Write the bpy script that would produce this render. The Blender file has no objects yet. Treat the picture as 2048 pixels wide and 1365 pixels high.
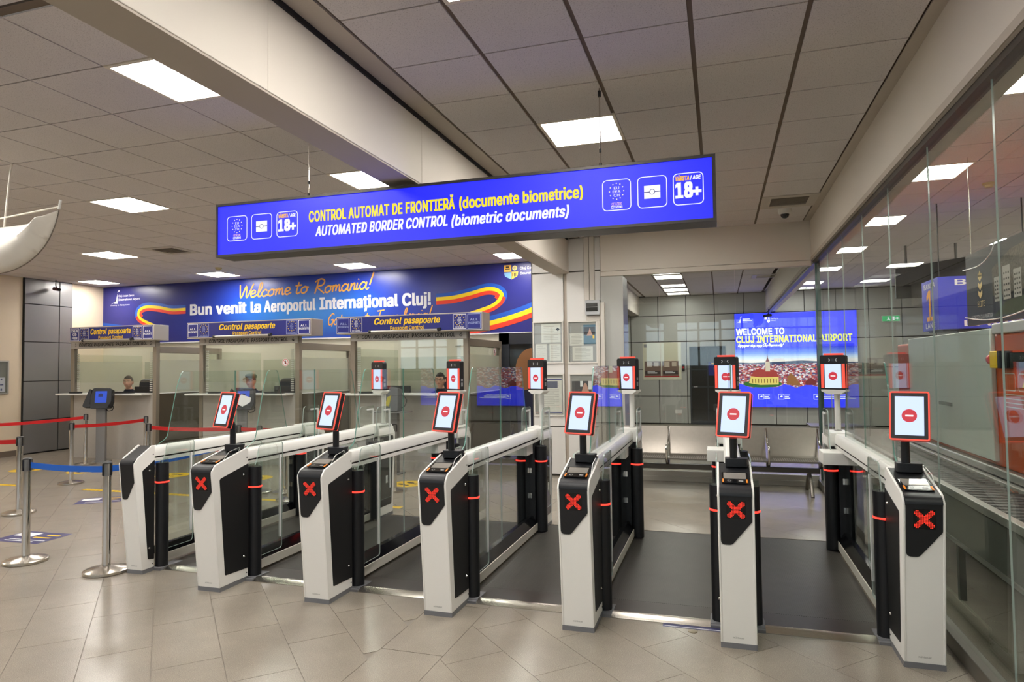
import bpy, math, random
from mathutils import Vector, Matrix
random.seed(7)
sc = bpy.context.scene
PI = math.pi
R = math.radians

# ------------------------------------------------------------------ camera, world, exposure
cam_d = bpy.data.cameras.new('camera')
cam = bpy.data.objects.new('camera', cam_d)
sc.collection.objects.link(cam)
YAW, PITCH, ROLL, FPX = -0.302703973, 0.0388183111, -0.0124368895, 1325.90556
fw = Vector((math.sin(YAW) * math.cos(PITCH), math.cos(YAW) * math.cos(PITCH), math.sin(PITCH)))
r0 = Vector((math.cos(YAW), -math.sin(YAW), 0)); u0 = r0.cross(fw)
rr = r0 * math.cos(ROLL) + u0 * math.sin(ROLL); uu = -r0 * math.sin(ROLL) + u0 * math.cos(ROLL)
cam.matrix_world = Matrix(((rr.x, uu.x, -fw.x, 0), (rr.y, uu.y, -fw.y, 0), (rr.z, uu.z, -fw.z, 1.6), (0, 0, 0, 1)))
cam_d.sensor_width = 36.0
cam_d.lens = FPX / 2048 * 36
cam_d.clip_start = 0.05
cam_d.clip_end = 200
sc.camera = cam
wd = bpy.data.worlds.new('daylight'); sc.world = wd; wd.use_nodes = True
bg = wd.node_tree.nodes['Background']
bg.inputs[0].default_value = (0.72, 0.84, 1.0, 1); bg.inputs[1].default_value = 3.0
sc.view_settings.view_transform = 'Standard'
sc.view_settings.look = 'None'
sc.view_settings.exposure = 0.0
sc.view_settings.gamma = 1.0
sc.view_settings.use_curve_mapping = False
PANEL = 40.0            # ceiling light panels, radiance
cy = sc.cycles
cy.max_bounces = 7; cy.diffuse_bounces = 4; cy.glossy_bounces = 4; cy.transmission_bounces = 3
cy.transparent_max_bounces = 24; cy.caustics_reflective = False; cy.caustics_refractive = False
cy.sample_clamp_indirect = 6.0; cy.use_denoising = True

# ------------------------------------------------------------------ materials
def lin(c):
    if isinstance(c, str):
        c = [int(c[i:i + 2], 16) for i in (0, 2, 4)]
    return tuple((v / 255 / 12.92 if v / 255 <= 0.04045 else ((v / 255 + 0.055) / 1.055) ** 2.4) for v in c)
MATS = {}
def M(name, c, rough=0.5, metal=0.0, emit=0.0, grain=0.0, gscale=40.0, bump=0.0, coat=0.0, spec=0.5):
    if name in MATS: return MATS[name]
    m = bpy.data.materials.new(name); m.use_nodes = True
    nt = m.node_tree; b = nt.nodes['Principled BSDF']
    col = lin(c) + (1,)
    b.inputs['Base Color'].default_value = col
    b.inputs['Roughness'].default_value = rough
    b.inputs['Metallic'].default_value = metal
    b.inputs['Coat Weight'].default_value = coat
    b.inputs['Specular IOR Level'].default_value = spec
    if emit:
        b.inputs['Base Color'].default_value = (0.01, 0.01, 0.01, 1)
        b.inputs['Emission Color'].default_value = col
        b.inputs['Emission Strength'].default_value = emit
    if grain or bump:
        geo = nt.nodes.new('ShaderNodeNewGeometry')
        nz = nt.nodes.new('ShaderNodeTexNoise'); nz.inputs['Scale'].default_value = gscale
        nz.inputs['Detail'].default_value = 5
        nt.links.new(geo.outputs['Position'], nz.inputs['Vector'])
        if grain:
            rp = nt.nodes.new('ShaderNodeMapRange')
            rp.inputs[1].default_value = 0.25; rp.inputs[2].default_value = 0.75
            rp.inputs[3].default_value = 1 - grain; rp.inputs[4].default_value = 1 + grain
            nt.links.new(nz.outputs[0], rp.inputs[0])
            mx = nt.nodes.new('ShaderNodeVectorMath'); mx.operation = 'SCALE'
            mx.inputs[0].default_value = col[:3]
            nt.links.new(rp.outputs[0], mx.inputs['Scale'])
            nt.links.new(mx.outputs[0], b.inputs['Base Color'])
        if bump:
            bp = nt.nodes.new('ShaderNodeBump'); bp.inputs['Strength'].default_value = bump
            bp.inputs['Distance'].default_value = 0.004
            nt.links.new(nz.outputs[0], bp.inputs['Height'])
            nt.links.new(bp.outputs[0], b.inputs['Normal'])
    MATS[name] = m
    return m
def GL(name, c, f0=0.045, rough=0.0, haze=0.0, hazecol=(200, 205, 195), top=1.0):
    """thin clear pane: see-through plus mirror reflection that grows at grazing angles"""
    if name in MATS: return MATS[name]
    m = bpy.data.materials.new(name); m.use_nodes = True
    nt = m.node_tree; N = nt.nodes; L = nt.links
    N.remove(N['Principled BSDF']); out = N['Material Output']
    lw = N.new('ShaderNodeLayerWeight'); lw.inputs[0].default_value = 0.5
    pw = N.new('ShaderNodeMath'); pw.operation = 'POWER'; pw.inputs[1].default_value = 5.0
    L.new(lw.outputs['Facing'], pw.inputs[0])
    mr = N.new('ShaderNodeMapRange'); mr.inputs[3].default_value = f0; mr.inputs[4].default_value = top
    L.new(pw.outputs[0], mr.inputs[0])
    tr = N.new('ShaderNodeBsdfTransparent'); tr.inputs[0].default_value = lin(c) + (1,)
    gs = N.new('ShaderNodeBsdfGlossy'); gs.inputs['Roughness'].default_value = rough
    base = tr.outputs[0]
    if haze:
        df = N.new('ShaderNodeBsdfDiffuse'); df.inputs[0].default_value = lin(hazecol) + (1,)
        tl = N.new('ShaderNodeBsdfTranslucent'); tl.inputs[0].default_value = lin(hazecol) + (1,)
        ms = N.new('ShaderNodeMixShader'); L.new(df.outputs[0], ms.inputs[1]); L.new(tl.outputs[0], ms.inputs[2])
        mh = N.new('ShaderNodeMixShader'); mh.inputs[0].default_value = haze
        L.new(base, mh.inputs[1]); L.new(ms.outputs[0], mh.inputs[2]); base = mh.outputs[0]
    mx = N.new('ShaderNodeMixShader')
    L.new(mr.outputs[0], mx.inputs[0]); L.new(base, mx.inputs[1]); L.new(gs.outputs[0], mx.inputs[2])
    L.new(mx.outputs[0], out.inputs[0])
    MATS[name] = m
    return m
def speckle(name, base, dark, light, scale, rough, big=0.06, bump=0.0):
    m = bpy.data.materials.new(name); m.use_nodes = True
    nt = m.node_tree; N = nt.nodes; L = nt.links; b = N['Principled BSDF']
    geo = N.new('ShaderNodeNewGeometry')
    vo = N.new('ShaderNodeTexNoise'); vo.inputs['Scale'].default_value = scale; vo.inputs['Detail'].default_value = 3; vo.inputs['Roughness'].default_value = 0.7
    L.new(geo.outputs['Position'], vo.inputs['Vector'])
    cr = N.new('ShaderNodeValToRGB'); e = cr.color_ramp.elements
    e[0].position = 0.30; e[0].color = lin(dark) + (1,)
    e[1].position = 0.72; e[1].color = lin(light) + (1,)
    k = cr.color_ramp.elements.new(0.44); k.color = lin(base) + (1,)
    k = cr.color_ramp.elements.new(0.56); k.color = lin(base) + (1,)
    L.new(vo.outputs[0], cr.inputs[0])
    n2 = N.new('ShaderNodeTexNoise'); n2.inputs['Scale'].default_value = 2.2; n2.inputs['Detail'].default_value = 9; n2.inputs['Roughness'].default_value = .7
    L.new(geo.outputs['Position'], n2.inputs['Vector'])
    mr = N.new('ShaderNodeMapRange'); mr.inputs[1].default_value = .3; mr.inputs[2].default_value = .7
    mr.inputs[3].default_value = 1 - big; mr.inputs[4].default_value = 1 + big
    L.new(n2.outputs[0], mr.inputs[0])
    vm = N.new('ShaderNodeVectorMath'); vm.operation = 'SCALE'
    L.new(cr.outputs[0], vm.inputs[0]); L.new(mr.outputs[0], vm.inputs['Scale'])
    L.new(vm.outputs[0], b.inputs['Base Color'])
    b.inputs['Roughness'].default_value = rough
    if bump:
        bp = N.new('ShaderNodeBump'); bp.inputs['Strength'].default_value = bump; bp.inputs['Distance'].default_value = .003
        L.new(vo.outputs[0], bp.inputs['Height']); L.new(bp.outputs[0], b.inputs['Normal'])
    MATS[name] = m
    return m
granite = speckle('granite', (148, 139, 126), (104, 96, 86), (188, 180, 167), 230, 0.24, 0.09)
tile_m = speckle('mineral_tile', (222, 216, 213), (168, 161, 156), (234, 229, 226), 130, 0.95, 0.02, 0.35)
white_m = M('gate_white', (246, 244, 239), 0.32)
black_m = M('gate_black', (22, 23, 27), 0.42)
gloss_black = M('gloss_black', (12, 12, 15), 0.12)
side_black = M('satin_black', (16, 16, 18), 0.5)
grey_base = M('grey_plinth', (118, 118, 122), 0.5)
steel = M('brushed_steel', (200, 194, 184), 0.25, 1.0, grain=.05, gscale=90)
chrome = M('chrome', (215, 212, 208), 0.1, 1.0)
red_on = M('red_light', (255, 50, 38), emit=3.0)
led_on = M('red_led', (255, 52, 34), emit=1.1)
red_frame = M('red_frame_light', (255, 84, 66), emit=1.15)
scr_on = M('screen_light', (200, 217, 250), emit=1.25)
scr_red = M('screen_red', (214, 52, 66), emit=0.95)
scr_white = M('screen_white', (255, 250, 250), emit=1.0)
amber = M('amber_light', (255, 140, 30), emit=1.0)
clear = GL('clear_glass', (248, 251, 249), 0.05)
big_glass = GL('wall_glass', (246, 250, 247), 0.05, top=.45)
booth_glass = GL('booth_glass', (246, 249, 246), 0.06)
frost = GL('frosted_glass', (238, 242, 234), 0.04, 0.1, haze=0.5, hazecol=(238, 238, 224))
dark_glass = GL('dark_glass', (70, 66, 58), 0.06, 0.05, haze=0.5, hazecol=(70, 62, 50))
smoke_glass = GL('smoked_glass', (110, 116, 116), 0.06)
edge_m = M('glass_edge', (104, 152, 138), 0.2, coat=.3)
edge_l = M('glass_edge_pale', (176, 190, 184), 0.2, coat=.3)
cream = M('cream_paint', (226, 208, 182), 0.7, grain=.02, gscale=3)
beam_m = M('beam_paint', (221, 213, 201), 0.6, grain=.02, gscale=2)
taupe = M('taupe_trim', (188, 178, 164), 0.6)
panel_m = M('satin_panel', (186, 186, 180), 0.38, 0.1, grain=.02, gscale=2)
panel_l = M('light_panel', (228, 226, 222), 0.5, 0.05, grain=.015, gscale=2)
panel_d = M('dark_satin_panel', (136, 134, 134), 0.34, 0.3, grain=.03, gscale=2)
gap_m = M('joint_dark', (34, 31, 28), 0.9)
grey_metal = M('booth_metal', (178, 174, 168), 0.45, 0.2, grain=.03, gscale=30)
brown_metal = M('booth_frame', (140, 130, 116), 0.45, 0.3)
white_top = M('counter_white', (232, 230, 226), 0.3)
navy = M('sign_navy', (30, 36, 120), 0.35)
yellow = M('sign_yellow', (255, 208, 20), 0.5)
white_p = M('print_white', (240, 240, 240), 0.6)
grey_p = M('print_grey', (150, 150, 150), 0.7)
black_p = M('print_black', (22, 22, 24), 0.6)
trunk = M('trunking', (214, 208, 198), 0.5)
rubber = M('ribbed_rubber', (66, 63, 59), 0.42, grain=.14, gscale=5)
belt_red = M('belt_red', (200, 20, 24), 0.6)
belt_blue = M('belt_blue', (24, 96, 196), 0.6)
cloth_m = M('sail_cloth', (242, 236, 226), 0.8)
door_dark = M('door_dark', (44, 46, 52), 0.3)
frame_al = M('aluminium_frame', (196, 192, 186), 0.35, 0.6)

# ------------------------------------------------------------------ geometry helpers
class Pl:
    def __init__(s, o, u=(1, 0, 0), v=(0, 0, 1)):
        s.o = Vector(o); s.u = Vector(u).normalized(); s.v = Vector(v).normalized(); s.n = s.u.cross(s.v)
    def p(s, a, b, c=0.0): return s.o + s.u * a + s.v * b + s.n * c
XZ = Pl((0, 0, 0))                      # faces -Y
XY = Pl((0, 0, 0), (1, 0, 0), (0, 1, 0))  # faces +Z
class G:
    def __init__(s): s.V = []; s.F = []; s.I = []; s.i = 0
    def add(s, vs, fs):
        n = len(s.V); s.V += [tuple(v) for v in vs]
        for f in fs: s.F.append([n + k for k in f]); s.I.append(s.i)
        return s
    def mi(s, i): s.i = i; return s
    def box(s, a, b):
        x0, y0, z0 = a; x1, y1, z1 = b
        if x0 > x1: x0, x1 = x1, x0
        if y0 > y1: y0, y1 = y1, y0
        if z0 > z1: z0, z1 = z1, z0
        return s.add([(x0, y0, z0), (x1, y0, z0), (x1, y1, z0), (x0, y1, z0), (x0, y0, z1), (x1, y0, z1), (x1, y1, z1), (x0, y1, z1)],
                     [(3, 2, 1, 0), (4, 5, 6, 7), (0, 1, 5, 4), (1, 2, 6, 5), (2, 3, 7, 6), (3, 0, 4, 7)])
    def prism(s, pl, poly, c0, c1, edge=None):
        """polygon (a,b) anticlockwise on plane pl, from depth c0 to c1 (c1>c0, along the normal)"""
        n = len(poly)
        vs = [pl.p(a, b, c0) for a, b in poly] + [pl.p(a, b, c1) for a, b in poly]
        s.add(vs, [list(range(n))[::-1], list(range(n, 2 * n))])
        k = s.i
        if edge is not None: s.i = edge
        m = len(s.V) - 2 * n
        for i in range(n):
            j = (i + 1) % n
            s.F.append([m + i, m + j, m + n + j, m + n + i]); s.I.append(s.i)
        s.i = k
        return s
    def face(s, pl, poly, c=0.0): return s.add([pl.p(a, b, c) for a, b in poly], [list(range(len(poly)))])
    def rect(s, pl, a0, b0, a1, b1, c=0.0): return s.face(pl, [(a0, b0), (a1, b0), (a1, b1), (a0, b1)], c)
    def slab(s, pl, a0, b0, a1, b1, c0, c1): return s.prism(pl, [(a0, b0), (a1, b0), (a1, b1), (a0, b1)], c0, c1)
    def outline(s, pl, poly, w, c=0.0, poly2=None):
        n = len(poly); cx = sum(p[0] for p in poly) / n; cyy = sum(p[1] for p in poly) / n
        inn = poly2
        vs = [pl.p(a, b, c) for a, b in poly] + [pl.p(a, b, c) for a, b in inn]
        return s.add(vs, [(i, (i + 1) % n, n + (i + 1) % n, n + i) for i in range(n)])
    def rring(s, pl, a0, b0, a1, b1, w, r, c=0.0, seg=5):
        return s.outline(pl, rrect(a0, b0, a1, b1, r, seg), w, c, rrect(a0 + w, b0 + w, a1 - w, b1 - w, max(r - w, .0005), seg))
    def disc(s, pl, a, b, ra, c=0.0, n=24, rb=None):
        rb = rb or ra
        return s.face(pl, [(a + ra * math.cos(2 * PI * i / n), b + rb * math.sin(2 * PI * i / n)) for i in range(n)], c)
    def ringd(s, pl, a, b, r1, r2, c=0.0, n=28):
        o = [(a + r1 * math.cos(2 * PI * i / n), b + r1 * math.sin(2 * PI * i / n)) for i in range(n)]
        q = [(a + r2 * math.cos(2 * PI * i / n), b + r2 * math.sin(2 * PI * i / n)) for i in range(n)]
        return s.outline(pl, o, 0, c, q)
    def star(s, pl, a, b, r, c=0.0):
        return s.face(pl, [(a + (r if i % 2 == 0 else r * .45) * math.sin(PI * i / 5) * -1, b + (r if i % 2 == 0 else r * .45) * math.cos(PI * i / 5)) for i in range(10)], c)
    def tube(s, pts, r, n=10, caps=True, closed=False):
        pts = [Vector(p) for p in pts]; k = len(pts); rings = []
        rs = r if isinstance(r, (list, tuple)) else [r] * k
        t0 = (pts[1] - pts[0]).normalized()
        ref = Vector((0, 0, 1)) if abs(t0.z) < .9 else Vector((1, 0, 0))
        a = t0.cross(ref).normalized()
        base = len(s.V)
        for i in range(k):
            if closed: t = (pts[(i + 1) % k] - pts[i - 1]).normalized()
            elif i == 0: t = t0
            elif i == k - 1: t = (pts[i] - pts[i - 1]).normalized()
            else: t = ((pts[i + 1] - pts[i]).normalized() + (pts[i] - pts[i - 1]).normalized()).normalized()
            a = (a - t * a.dot(t)).normalized(); b = t.cross(a)
            for j in range(n):
                w = 2 * PI * j / n
                s.V.append(tuple(pts[i] + (a * math.cos(w) + b * math.sin(w)) * rs[i]))
        for i in range(k if closed else k - 1):
            i2 = (i + 1) % k
            for j in range(n):
                j2 = (j + 1) % n
                s.F.append([base + i * n + j, base + i * n + j2, base + i2 * n + j2, base + i2 * n + j]); s.I.append(s.i)
        if caps and not closed:
            s.F.append([base + j for j in range(n)][::-1]); s.I.append(s.i)
            s.F.append([base + (k - 1) * n + j for j in range(n)]); s.I.append(s.i)
        return s
    def cyl(s, p0, p1, r, n=16, r2=None): return s.tube([p0, p1], [r, r if r2 is None else r2], n)
    def lathe(s, c, prof, n=32, sx=1.0, sy=1.0):
        """profile [(r,z)] bottom to top around vertical axis through c"""
        base = len(s.V); k = len(prof)
        for r, z in prof:
            for j in range(n):
                w = 2 * PI * j / n
                s.V.append((c[0] + r * sx * math.cos(w), c[1] + r * sy * math.sin(w), c[2] + z))
        for i in range(k - 1):
            for j in range(n):
                j2 = (j + 1) % n
                s.F.append([base + i * n + j, base + i * n + j2, base + (i + 1) * n + j2, base + (i + 1) * n + j]); s.I.append(s.i)
        s.F.append([base + j for j in range(n)][::-1]); s.I.append(s.i)
        s.F.append([base + (k - 1) * n + j for j in range(n)]); s.I.append(s.i)
        return s
    def sphere(s, c, r, n=16, m=10, sx=1, sy=1, sz=1):
        prof = [(max(1e-4, r * math.sin(PI * i / m)), -r * math.cos(PI * i / m) * sz) for i in range(m + 1)]
        return s.lathe(c, prof, n, sx, sy)
    def text(s, pl, string, a0, b0, a1, b1, c=0.0, shear=0.0, bold=0.0):
        # b0 = baseline, b1 = top of the capitals
        vs, fs = text_geo(string, shear, bold)
        xs = [v[0] for v in vs]; ys = [v[1] for v in vs]
        x0, x1 = min(xs), max(xs)
        if string.isdigit() or string in '+!': y0, y1 = min(ys), max(ys)
        else: y0, y1 = 0.0, CAP()
        fx = (a1 - a0) / (x1 - x0); fy = (b1 - b0) / (y1 - y0)
        b = bold * .62; shifts = [(0, 0)] if b < .004 else [(0, 0), (-b, -b * .45), (b, -b * .45), (-b, b * .45), (b, b * .45)]
        for k, (dx, dy) in enumerate(shifts):
            s.add([pl.p(a0 + (x + dx - x0) * fx, b0 + (y + dy - y0) * fy, c + k * .00025) for x, y in vs], fs)
        return s
    def ribbon(s, pl, pts, w, c=0.0):
        """flat stroke of width w along (a,b) points"""
        n = len(pts); L = []; Rr = []
        for i in range(n):
            p = pts[max(0, i - 1)]; q = pts[min(n - 1, i + 1)]
            dx, dy = q[0] - p[0], q[1] - p[1]; d = math.hypot(dx, dy) or 1
            ww = w(i / (n - 1)) if callable(w) else w
            L.append((pts[i][0] - dy / d * ww / 2, pts[i][1] + dx / d * ww / 2)); Rr.append((pts[i][0] + dy / d * ww / 2, pts[i][1] - dx / d * ww / 2))
        dz = s.layer = getattr(s, 'layer', 0) + 1
        vs = [pl.p(a, b, c + dz * 3e-5 + i * 2e-5) for i, (a, b) in enumerate(Rr)] + [pl.p(a, b, c + dz * 3e-5 + i * 2e-5) for i, (a, b) in enumerate(L)]
        fs = []
        for i in range(n - 1):
            q = [Rr[i], Rr[i + 1], L[i + 1], L[i]]
            ar = sum(q[k - 1][0] * q[k][1] - q[k][0] * q[k - 1][1] for k in range(4))
            fs.append((i, i + 1, n + i + 1, n + i) if ar >= 0 else (n + i, n + i + 1, i + 1, i))
        n0 = len(s.V); V3 = []
        for f in fs: V3 += [vs[k] for k in f]
        return s.add(V3, [(4 * k, 4 * k + 1, 4 * k + 2, 4 * k + 3) for k in range(len(fs))])
    def mesh(s, name, mats, smooth=True, bevel=None):
        me = bpy.data.meshes.new(name)
        me.from_pydata(s.V, [], s.F)
        for m in (mats if isinstance(mats, (list, tuple)) else [mats]): me.materials.append(m)
        if any(s.I): me.polygons.foreach_set('material_index', s.I)
        if smooth:
            me.polygons.foreach_set('use_smooth', [True] * len(s.F))
            me.set_sharp_from_angle(angle=R(38))
        me.update()
        return me
def rrect(a0, b0, a1, b1, r, seg=5):
    pts = []
    for cx, cyy, st in ((a1 - r, b0 + r, -90), (a1 - r, b1 - r, 0), (a0 + r, b1 - r, 90), (a0 + r, b0 + r, 180)):
        for i in range(seg + 1):
            w = R(st + 90 * i / seg); pts.append((cx + r * math.cos(w), cyy + r * math.sin(w)))
    return pts
def rpoly(pts, rad, seg=5):
    """round polygon corners; rad number or list"""
    n = len(pts); out = []
    for i in range(n):
        r = rad[i] if isinstance(rad, (list, tuple)) else rad
        p = Vector(pts[i]); a = Vector(pts[i - 1]) - p; b = Vector(pts[(i + 1) % n]) - p
        if r <= 1e-6: out.append(tuple(p)); continue
        la, lb = a.length, b.length; a /= la; b /= lb
        ang = a.angle(b); d = min(r / math.tan(ang / 2), la * .48, lb * .48)
        p0 = p + a * d; p2 = p + b * d
        for k in range(seg + 1):
            t = k / seg
            q = p0 * (1 - t) ** 2 + p * 2 * t * (1 - t) + p2 * t * t
            out.append((q.x, q.y))
    return out
def spline(pts, seg=6):
    out = []; n = len(pts)
    for i in range(n - 1):
        p0 = pts[max(0, i - 1)]; p1 = pts[i]; p2 = pts[i + 1]; p3 = pts[min(n - 1, i + 2)]
        for k in range(seg):
            t = k / seg
            out.append(tuple(.5 * (2 * b + (c - a) * t + (2 * a - 5 * b + 4 * c - d) * t * t + (3 * b - a - 3 * c + d) * t ** 3) for a, b, c, d in zip(p0, p1, p2, p3)))
    out.append(tuple(pts[-1]))
    return out
tmp_scene = bpy.data.scenes.new('lettering_workshop')
def tmp_dg():
    vl = tmp_scene.view_layers[0]
    vl.update()
    with bpy.context.temp_override(scene=tmp_scene, view_layer=vl):
        return bpy.context.evaluated_depsgraph_get()
TC = {}
FONT = None
try:        # Blender's own bundled sans; the built-in font stands in where it is missing
    import os
    FONT = bpy.data.fonts.load(os.path.join(bpy.utils.resource_path('LOCAL'), 'datafiles', 'fonts', 'Inter.woff2'))
except Exception:
    FONT = None
def text_geo(string, shear=0.0, bold=0.0):
    bold = round(bold * .62, 4); key = (string, shear, bold)
    if key in TC: return TC[key]
    cu = bpy.data.curves.new('letters', 'FONT'); cu.body = string; cu.resolution_u = 3; 
    cu.shear = shear
    if FONT: cu.font = FONT
    cu.space_character = 1.0 + bold * 1.3
    o = bpy.data.objects.new('letters', cu); tmp_scene.collection.objects.link(o)
    dg = tmp_dg()
    me = bpy.data.meshes.new_from_object(o.evaluated_get(dg))
    vs = [(v.co.x, v.co.y) for v in me.vertices]; fs = [list(p.vertices) for p in me.polygons]
    bpy.data.objects.remove(o); bpy.data.meshes.remove(me); bpy.data.curves.remove(cu)
    TC[key] = (vs, fs)
    return TC[key]
def CAP():
    return max(v[1] for v in text_geo('H')[0])
HAND = {
 'a': (1.1, [[(.8,.8),(.4,1),(.05,.5),(.3,0),(.7,.3),(.85,1),(.8,.3),(1.0,0),(1.2,.2)]]),
 'c': (.85, [[(.75,.8),(.45,1),(.08,.5),(.35,0),(.9,.25)]]),
 'e': (.85, [[(.05,.45),(.6,.6),(.6,.95),(.3,1),(.08,.5),(.35,0),(.9,.3)]]),
 'l': (.6, [[(.05,.2),(.5,1.2),(.55,2),(.3,1.9),(.2,.6),(.35,0),(.7,.25)]]),
 'm': (1.15, [[(.1,1),(.1,0),(.15,.6),(.45,1),(.5,.1),(.55,.7),(.85,1),(.95,.1),(1.2,.2)]]),
 'n': (.75, [[(.1,1),(.1,0),(.15,.6),(.5,1),(.55,.1),(.8,.2)]]),
 'o': (.95, [[(.5,1),(.1,.7),(.1,.2),(.4,0),(.75,.35),(.65,.9),(.4,.95),(.95,.85)]]),
 'i': (.4, [[(.1,1),(.1,.1),(.4,.2)], [(.15,1.4),(.17,1.55)]]),
 't': (.65, [[(.3,1.7),(.15,.3),(.3,0),(.6,.2)], [(-.1,1.15),(.7,1.25)]]),
 'r': (.6, [[(.1,1),(.1,0),(.15,.6),(.4,.95),(.6,.9)]]),
 's': (.65, [[(.6,.85),(.35,1),(.2,.75),(.5,.4),(.4,.05),(.05,.15)]]),
 'u': (.95, [[(.05,1),(.1,.2),(.4,0),(.65,.4),(.7,1),(.7,.2),(.95,.1)]]),
 'v': (.75, [[(.05,1),(.3,0),(.65,1),(.8,.9)]]),
 'w': (1.05, [[(.05,1),(.2,.05),(.45,.8),(.65,.05),(.95,1),(1.1,.9)]]),
 'y': (.8, [[(.05,1),(.1,.3),(.4,.1),(.65,.9)], [(.65,1),(.5,-.3),(.15,-.8),(0,-.5),(.8,.2)]]),
 'j': (.4, [[(.3,1),(.25,-.4),(0,-.7),(-.1,-.4),(.5,.1)], [(.33,1.4),(.35,1.55)]]),
 'p': (.8, [[(.1,1),(.05,-.8)], [(.1,.6),(.45,1),(.75,.6),(.5,.05),(.1,.2)]]),
 'W': (1.5, [[(0,2),(.35,0),(.85,1.8),(1.1,0),(1.75,2.1)]]),
 'R': (1.3, [[(.35,2),(.1,0)], [(-.1,1.7),(.6,2.1),(1.1,1.8),(.9,1.2),(.25,1),(.6,.6),(1.3,0)]]),
 'G': (1.2, [[(1.1,1.7),(.7,2),(.1,1.1),(.4,0),(1,.4),(1.05,.9),(.6,.85)], [(1.05,.9),(.9,-.3)]]),
 'T': (1.1, [[(0,1.9),(1.3,2.05)], [(.65,2),(.4,0)]]),
 'E': (1.0, [[(1,1.8),(.5,2),(.3,1.5),(.6,1.1),(.15,.7),(.3,0),(1,.3)]]),
 'C': (1.05, [[(1,1.7),(.6,2),(.1,1.1),(.4,0),(1.05,.3)]]),
 'N': (1.15, [[(.1,0),(.3,2),(.8,0),(1.1,2.1)]]),
 '!': (.5, [[(.4,2.3),(.15,.5)], [(.08,.12),(.1,0)]]),
 '-': (.6, [[(.1,.6),(.5,.65)]]), ',': (.4, [[(.2,.1),(.1,-.25)]]), ' ': (.55, [])}
def hand(g, pl, string, a0, b0, width, xh, stroke, c=0.0, slant=.25, rise=0.0):
    tot = sum(HAND[ch][0] for ch in string); k = width / tot; x = 0
    for ch in string:
        adv, st = HAND[ch]
        for line in st:
            pts = [(a0 + (x + p[0]) * k + p[1] * xh * slant, b0 + p[1] * xh + (x / tot) * rise) for p in spline(line, 5)]
            g.ribbon(pl, pts, stroke, c)
        x += adv
# ------------------------------------------------------------------ object helpers
COL = sc.collection
def thing(name, label, cat, loc=(0, 0, 0), rz=0.0, group=None, kind=None):
    o = bpy.data.objects.new(name, None); COL.objects.link(o)
    o.empty_display_size = .1
    o.location = loc; o.rotation_euler = (0, 0, rz)
    o['label'] = label; o['category'] = cat
    if group: o['group'] = group
    if kind: o['kind'] = kind
    return o
def part(name, g, mats, parent=None, bevel=0.0, label=None, smooth=True, kind=None):
    me = g if isinstance(g, bpy.types.Mesh) else g.mesh(name, mats, smooth)
    o = bpy.data.objects.new(name, me); COL.objects.link(o)
    if parent is not None: o.parent = parent
    if bevel:
        b = o.modifiers.new('soft edges', 'BEVEL'); b.width = bevel; b.segments = 2; b.limit_method = 'ANGLE'; b.angle_limit = R(40)
    if label: o['label'] = label
    if kind: o['kind'] = kind
    return o
def single(name, g, mats, label, cat, group=None, kind=None, bevel=0.0):
    o = part(name, g, mats, None, bevel)
    o['label'] = label; o['category'] = cat
    if group: o['group'] = group
    if kind: o['kind'] = kind
    return o
def kids(o): return [c for c in KID.get(o, [])]
def copy_tree(o, parent=None, skip=()):
    c = o.copy(); COL.objects.link(c)
    if parent is not None: c.parent = parent
    for ch in [x for x in o.children]:
        if ch.get('slot') in skip: continue
        copy_tree(ch, c, skip)
    return c
CZ = 3.47      # ceiling level

# ================================================================== FLOOR
floor = thing('floor', 'speckled beige granite tile floor of the hall', 'floor', kind='structure')
g = G().box((-13.2, -6.2, -.12), (5.7, 18.7, -.0025))
part('floor_bed', g, M('grout', (122, 113, 101), .6), floor)
def clip(poly, x0, y0, x1, y1):
    for ax, lim, sg in ((0, x0, 1), (0, x1, -1), (1, y0, 1), (1, y1, -1)):
        out = []
        for i in range(len(poly)):
            p, q = poly[i - 1], poly[i]
            dp, dq = (p[ax] - lim) * sg, (q[ax] - lim) * sg
            if dp * dq < 0:
                t = dp / (dp - dq); out.append((p[0] + (q[0] - p[0]) * t, p[1] + (q[1] - p[1]) * t))
            if dq >= 0: out.append(q)
        poly = out
        if not poly: return []
    return poly
TW, TL_, GAP = .351 * 1.0, .702, .0018
s2 = math.sqrt(.5)
def diag_tiles(x0, y0, x1, y1, GAP=GAP):
    res = []
    # rows run along (1,-1); row coordinate w=(x+y)/sqrt2, along coordinate u=(x-y)/sqrt2
    ws = [(x + y) * s2 for x in (x0, x1) for y in (y0, y1)]; us = [(x - y) * s2 for x in (x0, x1) for y in (y0, y1)]
    for r in range(int((min(ws) + .406) // TW) - 1, int((max(ws) + .406) // TW) + 2):
        w0 = -.406 + r * TW
        off = (r % 2) * TL_ / 2 - 4.45
        for k in range(int((min(us) - off) // TL_) - 1, int((max(us) - off) // TL_) + 2):
            uu0 = off + k * TL_
            q = []
            for (uu_, ww) in ((uu0 + GAP, w0 + GAP), (uu0 + TL_ - GAP, w0 + GAP), (uu0 + TL_ - GAP, w0 + TW - GAP), (uu0 + GAP, w0 + TW - GAP)):
                q.append(((uu_ + ww) * s2, (ww - uu_) * s2))
            full = all(x0 <= a <= x1 and y0 <= b <= y1 for a, b in q)
            cp = q if full else clip(q, x0, y0, x1, y1)
            if len(cp) >= 3:
                ar = abs(sum(cp[i - 1][0] * cp[i][1] - cp[i][0] * cp[i - 1][1] for i in range(len(cp)))) / 2
                if ar > .004: res.append(cp)
    return res
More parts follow.
